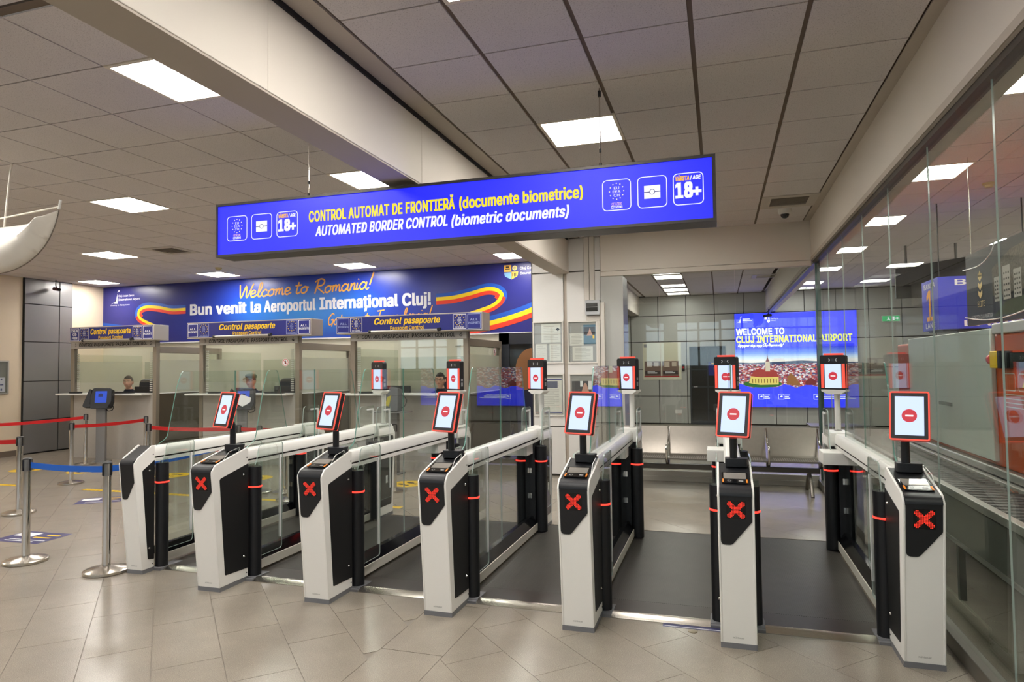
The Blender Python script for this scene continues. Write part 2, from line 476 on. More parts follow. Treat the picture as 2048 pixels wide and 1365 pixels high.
tiles = diag_tiles(-13, 1.2, -1.885, 11.3) + diag_tiles(-1.5, 1.2, 1.17, 5.9, .0014) + diag_tiles(-1.5, 5.9, 1.17, 9.4, .0006) + diag_tiles(-1.5, 9.4, 5.5, 18.5, .0006) + diag_tiles(1.17, 1.2, 5.5, 9.4, .001)
yy = 1.2
while yy < 9.4:
    tiles.append([(-1.882, yy + .003), (-1.503, yy + .003), (-1.503, yy + .747), (-1.882, yy + .747)]); yy += .75
def ccw(p): return p if sum(p[i - 1][0] * p[i][1] - p[i][0] * p[i - 1][1] for i in range(len(p))) > 0 else p[::-1]
tiles = [ccw(t) for t in tiles]
def seen_near(t):
    cx = sum(p[0] for p in t) / len(t); cyy = sum(p[1] for p in t) / len(t)
    d = cx * fw.x + cyy * fw.y; s_ = cx * rr.x + cyy * rr.y
    return (0 if (d > 1.5 and abs(s_) < d * .85) else 50) + math.hypot(cx, cyy)
tiles.sort(key=seen_near)
for t in tiles[:290]:
    part('floor_tile', G().prism(XY, t, -.012, 0.0), granite, floor, smooth=False)
g = G()
for t in tiles[290:]: g.prism(XY, t, -.012, 0.0)
part('floor_tiling', g, granite, floor, kind='stuff', smooth=False)
part('floor_apron', G().box((-13, -6, -.012), (5.5, 1.2, 0)).box((-13, 11.3, -.012), (-1.5, 18.5, 0)), granite, floor)

# ================================================================== CEILING
tile_mesh = {}
def ceiling(label, x0, y0, nx, ny, sx, sy, gx, gy, holes=(), xr=None):
    c = thing('ceiling', label, 'ceiling', kind='structure')
    w, d = nx * sx, ny * sy
    part('ceiling_slab', G().box((x0 - .05, y0 - .05, CZ + .010), (x0 + w + .05, y0 + d + .05, CZ + .1)), M('ceiling_void', (120, 106, 92), .9), c)
    key = (sx, sy, gx, gy)
    if key not in tile_mesh:
        tile_mesh[key] = G().box((gx, gy, 0), (sx - gx, sy - gy, .016)).mesh('ceiling_tile', tile_m, False)
    for i in range(nx):
        for j in range(ny):
            if (i, j) in holes: continue
            o = part('ceiling_tile', tile_mesh[key], None, c); o.location = (x0 + i * sx, y0 + j * sy, CZ)
    return c
T = .603
LX0, LY0 = -13.21, .655      # left grid origin (X lines at -3.564, -4.167 ...; Y lines at 3.067 ...)
def lcell(x, y): return (int((x - LX0) // T), int((y - LY0) // T))
lights_left = [(-3.26, 3.37), (-3.26, 5.78), (-3.26, 8.19), (-6.28, 5.78), (-6.28, 8.19), (-9.30, 8.19), (-12.37, 10.6), (-9.30, 10.6), (-6.28, 10.6), (-3.26, 10.6), (-6.28, 3.37), (-9.30, 5.78)]
vent_left = (-8.1, 8.19)
holes = {lcell(*p) for p in lights_left} | {lcell(-12.3, 3.37), lcell(-12.3, 5.78)} | {lcell(*vent_left)}
ceiling('grey mineral tile ceiling over the passport booths, left of the long beam', LX0, LY0 + 3 * T, 18, 15, T, T, .006, .006, {(i, j - 3) for i, j in holes})
MX0 = -1.916; MY0 = .655
lights_mid = [(-1.0, 2.8), (-1.0, 5.17), (-1.0, 7.58)]
vent_mid = (.80, 8.2)
def mcell(x, y): return (int((x - MX0) // T), int((y - MY0) // T))
holes = {mcell(*p) for p in lights_mid} | {mcell(*vent_mid)}
ceiling('grey mineral tile ceiling over the automated gates between the two beams', MX0, MY0 + T, 5, 14, T, T, .014, .006, {(i, j - 1) for i, j in holes})
ceiling('grey tile ceiling of the waiting room behind the back glass', MX0, 9.72, 5, 14, T, .63, .014, .006, {(1, 7), (1, 11), (1, 3 + 12)})
ceiling('grey tile ceiling over the security lane beyond the right glass wall', 2.05 - .3015 - .603, 5.13 - .29175 - .5835 * 6, 7, 28, .603, .5835, .006, .006, {(1, 6), (1, 10), (1, 14), (1, 18), (1, 22), (1, 26), (5, 8), (5, 18)})
tr = thing('ceiling', 'plain white ceiling field behind the camera', 'ceiling', kind='structure')
part('ceiling_slab', G().box((-13.2, -6.2, CZ), (5.7, .6, CZ + .1)).box((-13.2, .5, CZ + .012), (5.7, 2.4, CZ + .1)), tile_m, tr)
part('ceiling_edge', G().box((-2.08, -1, CZ - .004), (-1.92, 9.45, CZ + .02)).box((1.1, .5, CZ - .002), (1.18, 9.45, CZ + .02)), taupe, tr)
part('ceiling_slab', G().box((-13.2, 10.2, CZ + .014), (-2.3, 18.7, CZ + .1)).box((-2.4, 9.3, CZ + .014), (5.7, 18.7, CZ + .12)), tile_m, tr)

# ---- ceiling lights
diff_m = M('light_diffuser', (255, 250, 243), emit=PANEL)
lip_m = M('light_lip', (236, 226, 208), .5)
lf = G(); 
for a, b in (((-.3, -.3, -.004), (.3, -.275, .02)), ((-.3, .275, -.004), (.3, .3, .02)), ((-.3, -.275, -.004), (-.275, .275, .02)), ((.275, -.275, -.004), (.3, .275, .02))): lf.box(a, b)
lf_me = lf.mesh('frame', lip_m, False)
ld_me = G().box((-.275, -.275, .004), (.275, .275, .02)).mesh('diffuser', diff_m, False)
def clight(x, y, label, group=None):
    t = thing('ceiling_light', label, 'light', (x, y, CZ), 0, group)
    part('frame', lf_me, None, t); part('diffuser', ld_me, None, t)
LBL = ['largest square ceiling light, left of the long beam', 'square ceiling light half cut by the blue sign, beside the beam', 'square ceiling light hidden behind the blue sign next to the beam',
       'square ceiling light to the left of the blue sign', 'square ceiling light behind the left half of the blue sign', 'square ceiling light in front of the air vent, left of the blue sign',
       'small ceiling light by the white corner strip of the left wall', 'ceiling light above the dark blue end of the welcome banner', 'ceiling light above the middle of the welcome banner',
       'ceiling light above the right end of the welcome banner, by the column', 'square ceiling light over the open floor left of the view', 'square ceiling light far left of the gates, outside the view']
for (x, y), l in zip(lights_left, LBL): clight(x, y, l, 'ceiling lights over the booth hall')
for (x, y), l in zip(lights_mid, ['square ceiling light at the top edge of the view, over the gates', 'square ceiling light crossed by the right hanging wire of the sign', 'ceiling light hidden behind the blue sign over the gates']):
    clight(x, y, l, 'ceiling lights over the gates')
for y, l in ((14.45, 'largest ceiling light seen through the back glass'), (16.97, 'middle ceiling light seen through the back glass')):
    clight(-1.0, y, l, 'ceiling lights in the waiting room')
for y, l in ((5.13, 'ceiling light cut by the right edge of the view, beyond the glass wall'), (7.464, 'second ceiling light beyond the glass wall, counted from the camera'), (9.798, 'third ceiling light beyond the glass wall, counted from the camera'),
             (12.132, 'fourth ceiling light beyond the glass wall, counted from the camera'), (14.456, 'fifth ceiling light beyond the glass wall, counted from the camera'), (16.79, 'farthest ceiling light of the row beyond the glass wall')):
    clight(2.05, y, l, 'ceiling lights over the security lane')
for x in (-12.3, -9.3, -6.28, -3.26, -1.0, 2.05, 4.4):  # unseen panels added behind the camera for even illumination, continuing the light grid
    for y in (-3.86, -1.45, .96):
        if x == -12.3 and y == .96: continue
        clight(x, y, 'unseen ceiling light added behind the camera, %s row, %s column' % ({-3.86: 'last', -1.45: 'middle', .96: 'first'}[y], {-12.3: 'leftmost', -9.3: 'second', -6.28: 'third', -3.26: 'fourth', -1.0: 'gate', 2.05: 'lane', 4.4: 'rightmost'}[x]), 'added ceiling lights behind the camera')
for x, y in ((4.462, 6.297), (4.462, 12.132), (-12.3, 3.37), (-12.3, 5.78)):
    clight(x, y, 'ceiling light outside the view, near the %s wall, %s one' % ('right' if x > 0 else 'left', 'nearer' if y in (6.297, 3.37) else 'farther'), 'ceiling lights outside the view')

# ================================================================== BEAMS, WALLS
def struct(name, label, cat='wall'): return thing(name, label, cat, kind='structure')
b1 = struct('trim_1', 'long cream ceiling beam left of the gates', 'beam')
part('beam_face', G().box((-2.315, -6, 2.966), (-2.08, 2.7, CZ + .02)).box((-2.315, 2.7, 2.966), (-2.08, 4.462, CZ + .02)).box((-2.315, 4.466, 2.966), (-2.08, 18.5, CZ + .02)), beam_m, b1, .004)
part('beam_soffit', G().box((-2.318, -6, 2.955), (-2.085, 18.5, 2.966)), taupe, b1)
part('dark_rail', G().box((-2.08, -1, CZ - .035), (-2.068, 9.4, CZ)), gap_m, b1)  # thin dark strip along the top edge of the beam face
b2 = struct('trim_2', 'cream ceiling beam above the right glass wall', 'beam')
part('beam_face', G().box((1.178, -6, 2.94), (1.40, 18.5, CZ + .02)), beam_m, b2, .004)
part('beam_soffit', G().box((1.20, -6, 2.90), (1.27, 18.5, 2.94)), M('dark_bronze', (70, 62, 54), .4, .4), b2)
part('beam_edge', G().box((1.172, -6, 2.94), (1.18, 18.5, 2.985)), taupe, b2)
b3 = struct('trim_3', 'cream ceiling beam above the back glass wall', 'beam')
part('beam_face', G().box((-1.60, 9.42, 2.95), (1.178, 9.66, CZ + .02)), beam_m, b3, .004)
part('beam_trim', G().box((-1.60, 9.40, 2.875), (1.178, 9.52, 2.945)), beam_m, b3, .006)
# left wall
wl = struct('wall_left', 'warm cream left wall with a grey panelled pilaster')
part('wall_face', G().box((-13.25, -6, 0), (-13.0, 11.4, CZ + .05)), cream, wl)
part('pilaster_core', G().box((-13.0, 9.5, 0), (-12.975, 10.52, CZ)), gap_m, wl)
zs = [0.02, .66, 1.43, 2.21, 2.96, CZ - .002]
for y0, y1 in ((9.52, 10.22), (10.24, 10.51)):
    for k in range(5):
        part('pilaster_panel', G().box((-12.98, y0, zs[k] + .008), (-12.955, y1, zs[k + 1] - .008)), panel_d, wl)
bb = struct('baseboard_left', 'brown skirting at the foot of the left wall', 'baseboard')
part('skirting', G().box((-13.0, -6, 0), (-12.985, 9.5, .11)).box((-13.0, 10.52, 0), (-12.985, 11.3, .11)), M('skirting_brown', (110, 98, 86), .5), bb)
wf = struct('wall_far', 'pale far wall behind the passport booths')
part('wall_face', G().box((-13.2, 11.3, 0), (-2.3, 11.5, CZ + .05)), M('far_wall_paint', (214, 208, 190), .6), wf)
d1 = thing('door_1', 'dark framed glass door at the right end of the far wall', 'door', kind='structure')
part('door_frame', G().box((-3.75, 11.22, 0), (-3.56, 11.3, 2.2)).box((-3.75, 11.22, 2.0), (-2.4, 11.3, 2.2)), door_dark, d1)
part('door_leaf', G().box((-3.56, 11.25, 0), (-2.5, 11.29, 2.0)), M('door_glass_dark', (40, 38, 36), .1), d1)
# column
co = struct('column', 'panelled light grey column with notice frames', 'column')
part('column_core', G().box((-2.66, 9.52, 0), (-1.60, 10.3, CZ + .02)), M('column_edge', (96, 92, 86), .6), co)
for x0, x1 in ((-2.635, -2.17), (-2.115, -1.615)):
    for z0, z1 in ((.03, .71), (.725, 2.97), (2.99, CZ - .005)):
        part('column_panel', G().box((x0, 9.49, z0), (x1, 9.53, z1)), panel_l, co)
part('column_groove', G().box((-2.165, 9.515, .03), (-2.12, 9.53, 2.99)), taupe, co)
cp = struct('column', 'plain grey pilaster beside the back glass', 'column')
part('column_face', G().box((-1.60, 9.42, 0), (-1.285, 9.9, 2.875)), panel_m, cp)
# back wall with panels
wb = struct('wall_back', 'satin grey panelled back wall of the waiting room')
part('wall_core', G().box((-4.2, 18.45, 0), (5.7, 18.7, CZ + .05)), gap_m, wb)
xs = [-3.79, -3.05, -2.315, -1.577, -.836, -.1, .636, 1.372, 2.108, 2.844, 3.58, 4.316, 5.05, 5.5]
zb = [.02, .749, 1.479, 2.225, 2.932, CZ]
for i in range(len(xs) - 1):
    for k in range(5):
        part('wall_panel', G().box((xs[i] + .009, 18.42, zb[k] + .009), (xs[i + 1] - .009, 18.46, zb[k + 1] - .009)), panel_m, wb)
ws = struct('wall_side', 'cream side wall of the waiting room')
part('wall_face', G().box((-4.2, 11.5, 0), (-4.0, 18.5, CZ + .05)), panel_m, ws)
wr = struct('wall_right', 'pale right wall of the security lane')
part('wall_face', G().box((5.5, -6, 0), (5.7, 18.5, CZ + .05)), M('pale_wall', (214, 210, 200), .6), wr)
# wall behind the camera with daylight windows
wq = struct('wall_rear', 'wall behind the camera with daylight windows')
g = G().box((-13.2, -6.2, 0), (5.7, -6, 1.5)).box((-13.2, -6.2, 3.25), (5.7, -6, CZ + .05)).box((3.6, -6.2, 1.5), (5.7, -6, 3.25))
for x in (-13.2, -10.6, -8.0, -5.4): g.box((x, -6.2, 1.5), (x + .35, -6, 3.25))
g.box((-1.9, -6.2, 1.5), (-1.45, -6, 3.25)).box((-3.2, -6.2, 1.5), (-2.6, -6, 3.25))
part('wall_face', g, M('rear_wall', (150, 144, 134), .7), wq)
w3 = struct('window_3', 'daylight windows behind the camera', 'window')
g = G()
for x in (-12.8, -12.0, -11.2, -10.6, -9.6, -8.8, -8.0, -7.0, -6.2, -5.5, -4.35, -2.62, -1.9, -.7, .05, .8, 1.6, 2.6, 3.6): g.box((x - .04, -6.12, 1.5), (x + .04, -6.04, 3.25))
for z in (1.53, 2.45, 2.85, 3.22): g.box((-13.2, -6.12, z - .03), (3.6, -6.04, z + .03))
part('window_frame', g, M('window_frame', (120, 122, 126), .5), w3)
part('pane', G().box((-13.2, -6.1, 1.5), (3.6, -6.09, 3.25)), clear, w3)

# ================================================================== GLASS WALLS
w1 = struct('window_1', 'tall clear glass wall to the right of the gates', 'window')
ys = [-1.4, -.46, .54, 1.54, 2.54, 3.54, 4.54, 5.53, 6.48, 7.47, 8.44, 9.40]
for a, b in zip(ys, ys[1:]):
    g = G().prism(Pl((1.23, 0, 0), (0, 1, 0), (0, 0, 1)), [(a + .0015, .085), (b - .0015, .085), (b - .0015, 2.93), (a + .0015, 2.93)], -.004, .004, 1)
    part('pane', g, [big_glass, edge_l], w1, smooth=False)
part('bottom_rail', G().box((1.185, -1.4, 0), (1.26, 9.42, .09)), M('rail_grey', (120, 116, 108), .35, .6), w1, .004)
part('corner_post', G().box((1.215, 9.38, 0), (1.275, 9.46, 2.90)), M('green_post', (72, 96, 92), .15, coat=.5), w1)
w2 = struct('window_2', 'clear glass wall at the back of the gate area', 'window')
for a, b in ((-1.283, -.785), (-.78, .22), (.225, 1.21)):
    part('pane', G().prism(Pl((0, 9.44, 0)), [(a + .0015, .14), (b - .0015, .14), (b - .0015, 2.88), (a + .0015, 2.88)], -.004, .004, 1), [big_glass, edge_l], w2, smooth=False)
part('bottom_rail', G().box((-1.29, 9.40, 0), (1.2, 9.49, .07)).box((-1.29, 9.415, .07), (1.2, 9.475, .14)), M('rail_silver', (206, 202, 192), .35, .2), w2, .004)

# ================================================================== AUTOMATED GATES
GY = 3.985
def YZ(x, left):
    """side plane at local x; on left-facing planes a runs along -y"""
    return Pl((x, 0, 0), (0, -1, 0), (0, 0, 1)) if left else Pl((x, 0, 0), (0, 1, 0), (0, 0, 1))
def side_poly(poly, left): return [(-a, b) for a, b in poly][::-1] if left else poly
HALF = .0975
def slot(o, s): o['slot'] = s; return o
def no_symbol(pl, a, b, r, c, parent):
    part('stop_disc', G().disc(pl, a, b, r, c, 36), scr_red, parent)
    part('stop_bar', G().face(pl, rrect(a - r * .52, b - r * .13, a + r * .52, b + r * .13, r * .05, 3), c + .0006), scr_white, parent)
def gate_front(t, half, y0, reader):
    """pedestal facing the traveller; y0 = local depth of its front foot"""
    prof = rpoly([(0 + y0, .03), (.30, .03), (.30, .995), (.275, 1.004), (-.048 + y0, .918), (-.086 + y0, .875)], [0, .0, .004, .01, .045, .03], 6)
    for s in (-1, 1):
        x0, x1 = (half - .012, half) if s > 0 else (-half, -half + .012)
        g = G().prism(YZ(0, False), prof, x0, x1)
        part('side_plate', g, white_m, t, .003)
        # black infill on the flank
        y1 = .297
        inf = rpoly([(.052 + y0, .105), (y1, .094), (y1, .884), (-.008 + y0, .812)], [.012, .004, .004, .02], 4)
        left = s < 0
        pl = YZ(s * half, left)
        part('side_infill', G().prism(pl, side_poly(inf, left), 0, .0025), side_black, t)
        for (yy, zz) in ((.246, .805), (.25, .19)):
            g = G(); P0 = pl.p(-yy if left else yy, zz, .002); P1 = pl.p(-yy if left else yy, zz, .009)
            part('screw', g.tube([P0, P1], [.009, .006], 12), chrome, t)
        P0 = pl.p(-.283 if left else .283, .06, .0); P1 = pl.p(-.283 if left else .283, .06, .002)
        part('screw', G().tube([P0, P1], .005, 8), black_m, t)
        P0 = pl.p(-.283 if left else .283, .93, .0); P1 = pl.p(-.283 if left else .283, .93, .002)
        part('screw', G().tube([P0, P1], .005, 8), black_m, t)
    h = half - .012
    # white front board between the plates, leaning out towards the top
    tilt = math.atan2(.086, .845)
    fp = Pl((0, y0 + .002, .03), (1, 0, 0), (0, -math.sin(tilt), math.cos(tilt)))
    L = .845 / math.cos(tilt)
    part('front_board', G().slab(fp, -h, 0, h, L - .02, -.02, -.001), white_m, t)
    part('body_core', G().prism(YZ(0, False), [(.012 + y0, .03), (.298, .03), (.298, .985), (-.03 + y0, .895), (-.07 + y0, .86)], -h, h), black_m, t)
    kz = .70; bz = .565
    pad = rpoly([(-h + .002, bz), (-h * .28, bz), (h - .002, kz), (h - .002, L - .005), (-h + .002, L - .005)], [.025, .03, .02, .002, .002], 6)
    part('display_pad', G().prism(fp, pad, -.001, .0035), black_m, t)
    # curved black hood over the bend
    ysl, zsl = (-.048 + y0, .912)
    hood = [(-.089 + y0, .868)] + [(-.089 + y0 + .041 * (1 - math.cos(R(90 * i / 6))) , .868 + .044 * math.sin(R(90 * i / 6))) for i in range(1, 7)]
    slope = math.atan2(.086, .323)
    top = hood + [(.29, .997), (.29, .975), (-.04 + y0, .88)]
    part('top_hood', G().prism(YZ(0, False), top[::-1], -h, h), black_m, t)
    part('plinth', G().box((-half, y0 + .002, 0), (half, .30, .03)), grey_base, t)
    g = G().text(fp, 'mühlbauer', -.03, .028, .03, .038, .0008)
    part('maker_lettering', g, M('maker_grey', (140, 138, 134), .6), t)
    if not reader: return
    g = G(); st = .0073
    for i in range(13):
        for j in range(13):
            d_ = min(abs(i - j), abs(i + j - 12)); e_ = max(abs(i - 6), abs(j - 6)); f_ = min(abs(i - 6), abs(j - 6))
            if d_ <= 2 and e_ + f_ <= 11 and not (e_ == 6 and f_ == 4 and d_ == 2 and False):
                g.disc(fp, (i - 6) * st, .765 + (j - 6) * st, .0033, .0048, 8)
    part('led_matrix', G().slab(fp, -.052, .713, .052, .817, .003, .0042), gloss_black, t)
    part('led_cross', g, led_on, t)
    sp = Pl((0, ysl, zsl + .003), (1, 0, 0), (0, math.cos(slope), math.sin(slope)))
    rd = part('document_reader', G().prism(sp, rrect(-h + .014, .035, h - .014, .185, .008), 0, .004), gloss_black, t)
    part('reader_glass', G().slab(sp, -h + .024, .092, h - .024, .172, .004, .0062), M('reader_glass', (150, 146, 140), .06, .2), rd)
    part('reader_strip', G().slab(sp, -h + .018, .04, h - .018, .086, .004, .0052), gloss_black, rd)
    for s in (-1, 1):
        part('reader_light', G().slab(sp, s * (h - .021) - .004, .042, s * (h - .021) + .004, .082, .005, .008), amber, rd)
    g = G().ringd(sp, -.03, .064, .011, .008, .0056, 16).rect(sp, .02, .057, .045, .07, .0056)
    part('reader_marks', g, grey_p, rd)
    # monitor on bent tube
    part('monitor_clamp', G().prism(XY, rpoly([(-.05, .205), (.075, .205), (.085, .285), (-.05, .285)], .015, 4), .985, 1.036), black_m, t, .003)
    part('monitor_clamp_pin', G().tube([(.085, .262, 1.015), (.092, .262, 1.015)], .009, 10), chrome, t)
    tube = [(0, .245, 1.0), (0, .245, 1.08), (0, .245, 1.16)] + [(0, .245 - .05 * (1 - math.cos(R(a))), 1.16 + .055 * math.sin(R(a))) for a in (20, 40, 60, 80)] + [(0, .17, 1.225)]
    part('monitor_arm', G().tube(tube, .0225, 14), black_m, t)
    tl = R(15.5)
    ym = R(-18.5); bk_ = (-math.sin(ym), math.cos(ym))
    mp = Pl((.003, .147, 1.304), (math.cos(ym), math.sin(ym), 0), (bk_[0] * math.sin(tl), bk_[1] * math.sin(tl), math.cos(tl)))
    mo = part('monitor', G().prism(mp, rrect(-.094, -.134, .094, .134, .012), -.036, 0), black_m, t)
    g = G().rring(mp, -.0955, -.1355, .0955, .1355, .0075, .013, .002)
    for dd in ((0, .002),):
        o1 = rrect(-.0965, -.1365, .0965, .1365, .014)
        n = len(o1); g.add([mp.p(a, b, -.004) for a, b in o1] + [mp.p(a, b, .002) for a, b in o1], [(i, (i + 1) % n, n + (i + 1) % n, n + i) for i in range(n)])
        g.add([mp.p(a, b, -.038) for a, b in o1] + [mp.p(a, b, -.034) for a, b in o1], [(i, (i + 1) % n, n + (i + 1) % n, n + i) for i in range(n)])
    part('monitor_frame', g, red_frame, mo)
    scn = part('monitor_screen', G().rect(mp, -.069, -.108, .069, .108, .0025), scr_on, mo)
    part('stop_disc', G().disc(mp, 0, 0, .0365, .003, 36), scr_red, mo)
    part('stop_bar', G().face(mp, rrect(-.0195, -.0045, .0195, .0045, .002, 3), .0036), scr_white, mo)
    # clear wing on the right rim of the reader
    wing = rpoly([(.05, .925), (.19, .962), (.235, 1.035), (.225, 1.038), (.15, 1.015)], [.004, .004, .01, .01, .03], 4)
    wing = rpoly([(.035, .937), (.20, .981), (.225, 1.02), (.10, .995)], [.004, .004, .01, .03], 5)
    part('reader_wing', G().prism(YZ(0, False), wing, half - .012, half - .008, 1), [clear, M('wing_edge', (225, 226, 222), .3)], t)
def front_post(t, s, half, slotname, leaf=True):
    x = s * half
    p = slot(part('door_post', G().cyl((x, .375, .02), (x, .375, .85), .05, 28), black_m, t), slotname)
    part('post_light', G().lathe((x, .375, 0), [(.0505, .691), (.0535, .693), (.0535, .701), (.0505, .703)], 32), red_on, p)
    part('post_collar', G().lathe((x, .375, 0), [(.046, .85), (.046, .885), (.043, .885), (.043, .851)], 24), clear, p)
    part('post_foot', G().prism(XY, rrect(x - .062, .30, x + .062, .44, .01), 0, .02), grey_base, p)
    if leaf:
        xl = s * (half + .004)
        poly = rpoly([(.372, .145), (.70, .145), (.715, 1.008), (.415, 1.008), (.405, .93), (.372, .86)], [.01, .03, .035, .05, .03, .005], 6)
        lf = slot(part('door_leaf', G().prism(YZ(0, False), poly, xl - .004, xl + .004, 1), [clear, edge_l], t), slotname)
        part('edge_strip', G().box((xl - .007, .672, .235), (xl + .007, .687, .90)), white_p, lf)
def rear_post(t, s, half, slotname):
    x = s * half
    p = slot(part('exit_post', G().cyl((x, 2.255, .02), (x, 2.255, .83), .055, 28), black_m, t), slotname)
    part('post_light', G().lathe((x, 2.255, 0), [(.0555, .681), (.0585, .683), (.0585, .692), (.0555, .694)], 32), red_on, p)
    xl = s * (half + .004)
    poly = rpoly([(2.25, .20), (2.60, .20), (2.60, 1.192), (2.30, 1.192), (2.285, .95), (2.22, .86), (2.25, .8)], [.01, .02, .04, .06, .05, .01, .0], 6)
    lf = slot(part('exit_leaf', G().prism(YZ(0, False), poly, xl - .004, xl + .004, 1), [clear, edge_l], t), slotname)
    part('edge_strip', G().box((xl - .007, 2.565, .30), (xl + .007, 2.58, 1.16)).box((xl - .007, 2.44, 1.145), (xl + .007, 2.565, 1.16)), white_p, lf)
def build_gate(label, xc, half=HALF, y0=0.0, reader=True, group=None):
    t = thing('automated_gate', label, 'border gate', (xc, GY, 0), 0, group)
    gate_front(t, half, y0, reader)
    # rail and kick rail
    rw = .054
    rail = [(-rw, .905), (rw, .905), (rw, .965), (rw - .016, .986), (-rw + .016, .986), (-rw, .965)]
    yp = Pl((0, 0, 0), (1, 0, 0), (0, 0, 1))
    part('hand_rail', G().prism(yp, rail, -2.40, -.295), white_m, t, .003)
    part('rail_groove', G().box((-.048, .295, .893), (.048, 2.39, .906)), gap_m, t)
    part('rail_liner', G().box((-.05, .295, .865), (.05, 2.38, .893)), white_m, t)
    part('rail_joint', G().prism(yp, [(a * 1.004, .905 + (b - .905) * 1.004) for a, b in rail], -.706, -.703), taupe, t)
    kx = half - .03
    part('kick_rail', G().box((-kx, .40, .028), (kx, 2.25, .098)), M('kick_white', (214, 208, 196), .4), t, .003)
    part('kick_channel', G().prism(yp, [(-kx + .006, .098), (kx - .006, .098), (.022, .17), (-.022, .17)], -2.25, -.40), gloss_black, t)
    for a, b in ((.43, 1.318), (1.326, 2.23)):
        part('lower_pane', G().prism(YZ(0, False), [(a, .165), (b, .165), (b, .866), (a, .866)], -.004, .004, 1), [clear, edge_l], t)
    # tall screens above the rail
    p1 = rpoly([(.385, .984), (1.318, .984), (1.318, 1.597), (.655, 1.597), (.60, 1.46), (.50, 1.04)], [.0, .0, .0, .05, .1, .08], 7)
    p2 = rpoly([(1.324, .984), (2.115, .984), (2.06, 1.20), (1.96, 1.597), (1.324, 1.597)], [0, 0, 0, .05, 0], 7)
    for q in (p1, p2):
        part('tall_screen', G().prism(YZ(0, False), q, -.004, .004, 1), [clear, edge_m], t)
    for s, nm in ((-1, 'left'), (1, 'right')):
        front_post(t, s, half, nm); rear_post(t, s, half, nm)
    part('post_filler', G().box((-half + .05, 2.20, .03), (half - .05, 2.40, .865)), black_m, t)
    for z in (.36, .60):
        cl = part('exit_clamp', G().box((-.018, 2.19, z - .024), (-.004, 2.205, z + .024)).box((.004, 2.19, z - .024), (.018, 2.205, z + .024)), chrome, t)
    bx = part('cover_box', G().box((-.19, 2.0, .762), (.03, 2.27, .862)), white_m, t, .004)
    # rear pedestal
    prof = rpoly([(2.34, .03), (2.65, .03), (2.72, .88), (2.64, .985), (2.37, .985), (2.37, .885), (2.34, .885)], [0, .01, .04, .05, .01, .004, 0], 6)
    inf = rpoly([(2.36, .12), (2.615, .12), (2.672, .86), (2.37, .865)], [.005, .03, .03, .005], 5)
    for s in (-1, 1):
        x0, x1 = (half - .012, half) if s > 0 else (-half, -half + .012)
        part('rear_plate', G().prism(YZ(0, False), prof, x0, x1), white_m, t, .003)
        left = s < 0; pl = YZ(s * half, left)
        ri = part('rear_infill', G().prism(pl, side_poly(inf, left), 0, .003), M('rear_glass', (34, 38, 40), .12), t)
        part('rating_label', G().rect(pl, -2.53 if left else 2.49, .36, -2.49 if left else 2.53, .44, .0036), white_p, ri)
    part('rear_core', G().box((-half + .012, 2.36, .03), (half - .012, 2.64, .97)), black_m, t)
    part('rear_plinth', G().box((-half, 2.34, 0), (half, 2.655, .03)), grey_base, t)
    cap = [(-.106, .878), (.106, .878), (.106, .955), (.078, .992), (-.078, .992), (-.106, .955)]
    part('rail_cap', G().prism(yp, [(a * half / HALF, b) for a, b in cap], -2.66, -2.33), white_m, t, .004)
    if reader:
        part('kiosk_pole', G().cyl((.02, 2.60, .985), (.02, 2.60, 1.335), .0245, 18), white_m, t)
        part('pole_ring', G().lathe((.02, 2.60, 0), [(.036, .985), (.036, .993), (.025, .994)], 20), black_m, t)
        yk = R(-28); uk = (math.cos(yk), math.sin(yk), 0); bk2 = (-math.sin(yk), math.cos(yk), 0)
        kp = Pl((.02 - bk2[0] * .085, 2.60 - bk2[1] * .085, 0), uk, (0, 0, 1))
        part('kiosk_tray', G().prism(kp, [(-.06, 1.318), (.06, 1.318), (.107, 1.345), (.107, 1.362), (-.107, 1.362), (-.107, 1.345)], -.09, .0), white_m, t, .004)
        hd = part('face_kiosk', G().prism(kp, rpoly([(-.111, 1.36), (.111, 1.36), (.111, 1.668), (-.111, 1.668)], [.004, .004, .022, .022], 5), -.05, 0), black_m, t)
        part('kiosk_screen', G().rect(kp, -.071, 1.374, .071, 1.588, .001), scr_on, hd)
        part('stop_disc', G().disc(kp, 0, 1.482, .037, .0016, 32), scr_red, hd)
        part('stop_bar', G().face(kp, rrect(-.0205, 1.4775, .0205, 1.4865, .002, 3), .0022), scr_white, hd)
        for s in (-1, 1):
            part('kiosk_light_bar', G().slab(kp, s * .09 - .0115, 1.374, s * .09 + .0115, 1.59, 0, .005), red_frame, hd)
        tp = Pl(kp.p(0, 1.668, 0), uk, bk2)
        part('kiosk_beacon', G().slab(tp, -.08, .008, .08, .042, 0, .016), red_frame, hd)
        g = G()
        for s in (-1, 1):
            g.ribbon(kp, [(s * .034, 1.637), (s * .024, 1.628), (s * .024, 1.622), (s * .034, 1.613)], .006, .001)
        part('camera_marks', g, M('camera_marks', (210, 214, 220), .4), hd)
        part('camera_window', G().rect(kp, -.012, 1.614, .012, 1.637, .0008), M('camera_glass', (70, 72, 80), .15), hd)
        sp2 = Pl(kp.p(.1115, 0, -.012), bk2, (0, 0, 1))
        part('kiosk_label', G().rect(sp2, .0, 1.40, .025, 1.44, 0), grey_p, hd)
        part('kiosk_label', G().rect(sp2, .0, 1.455, .025, 1.48, 0), grey_p, hd)
    return t
GX = [-3.57, -2.668, -1.766, -.850, .068, .984]
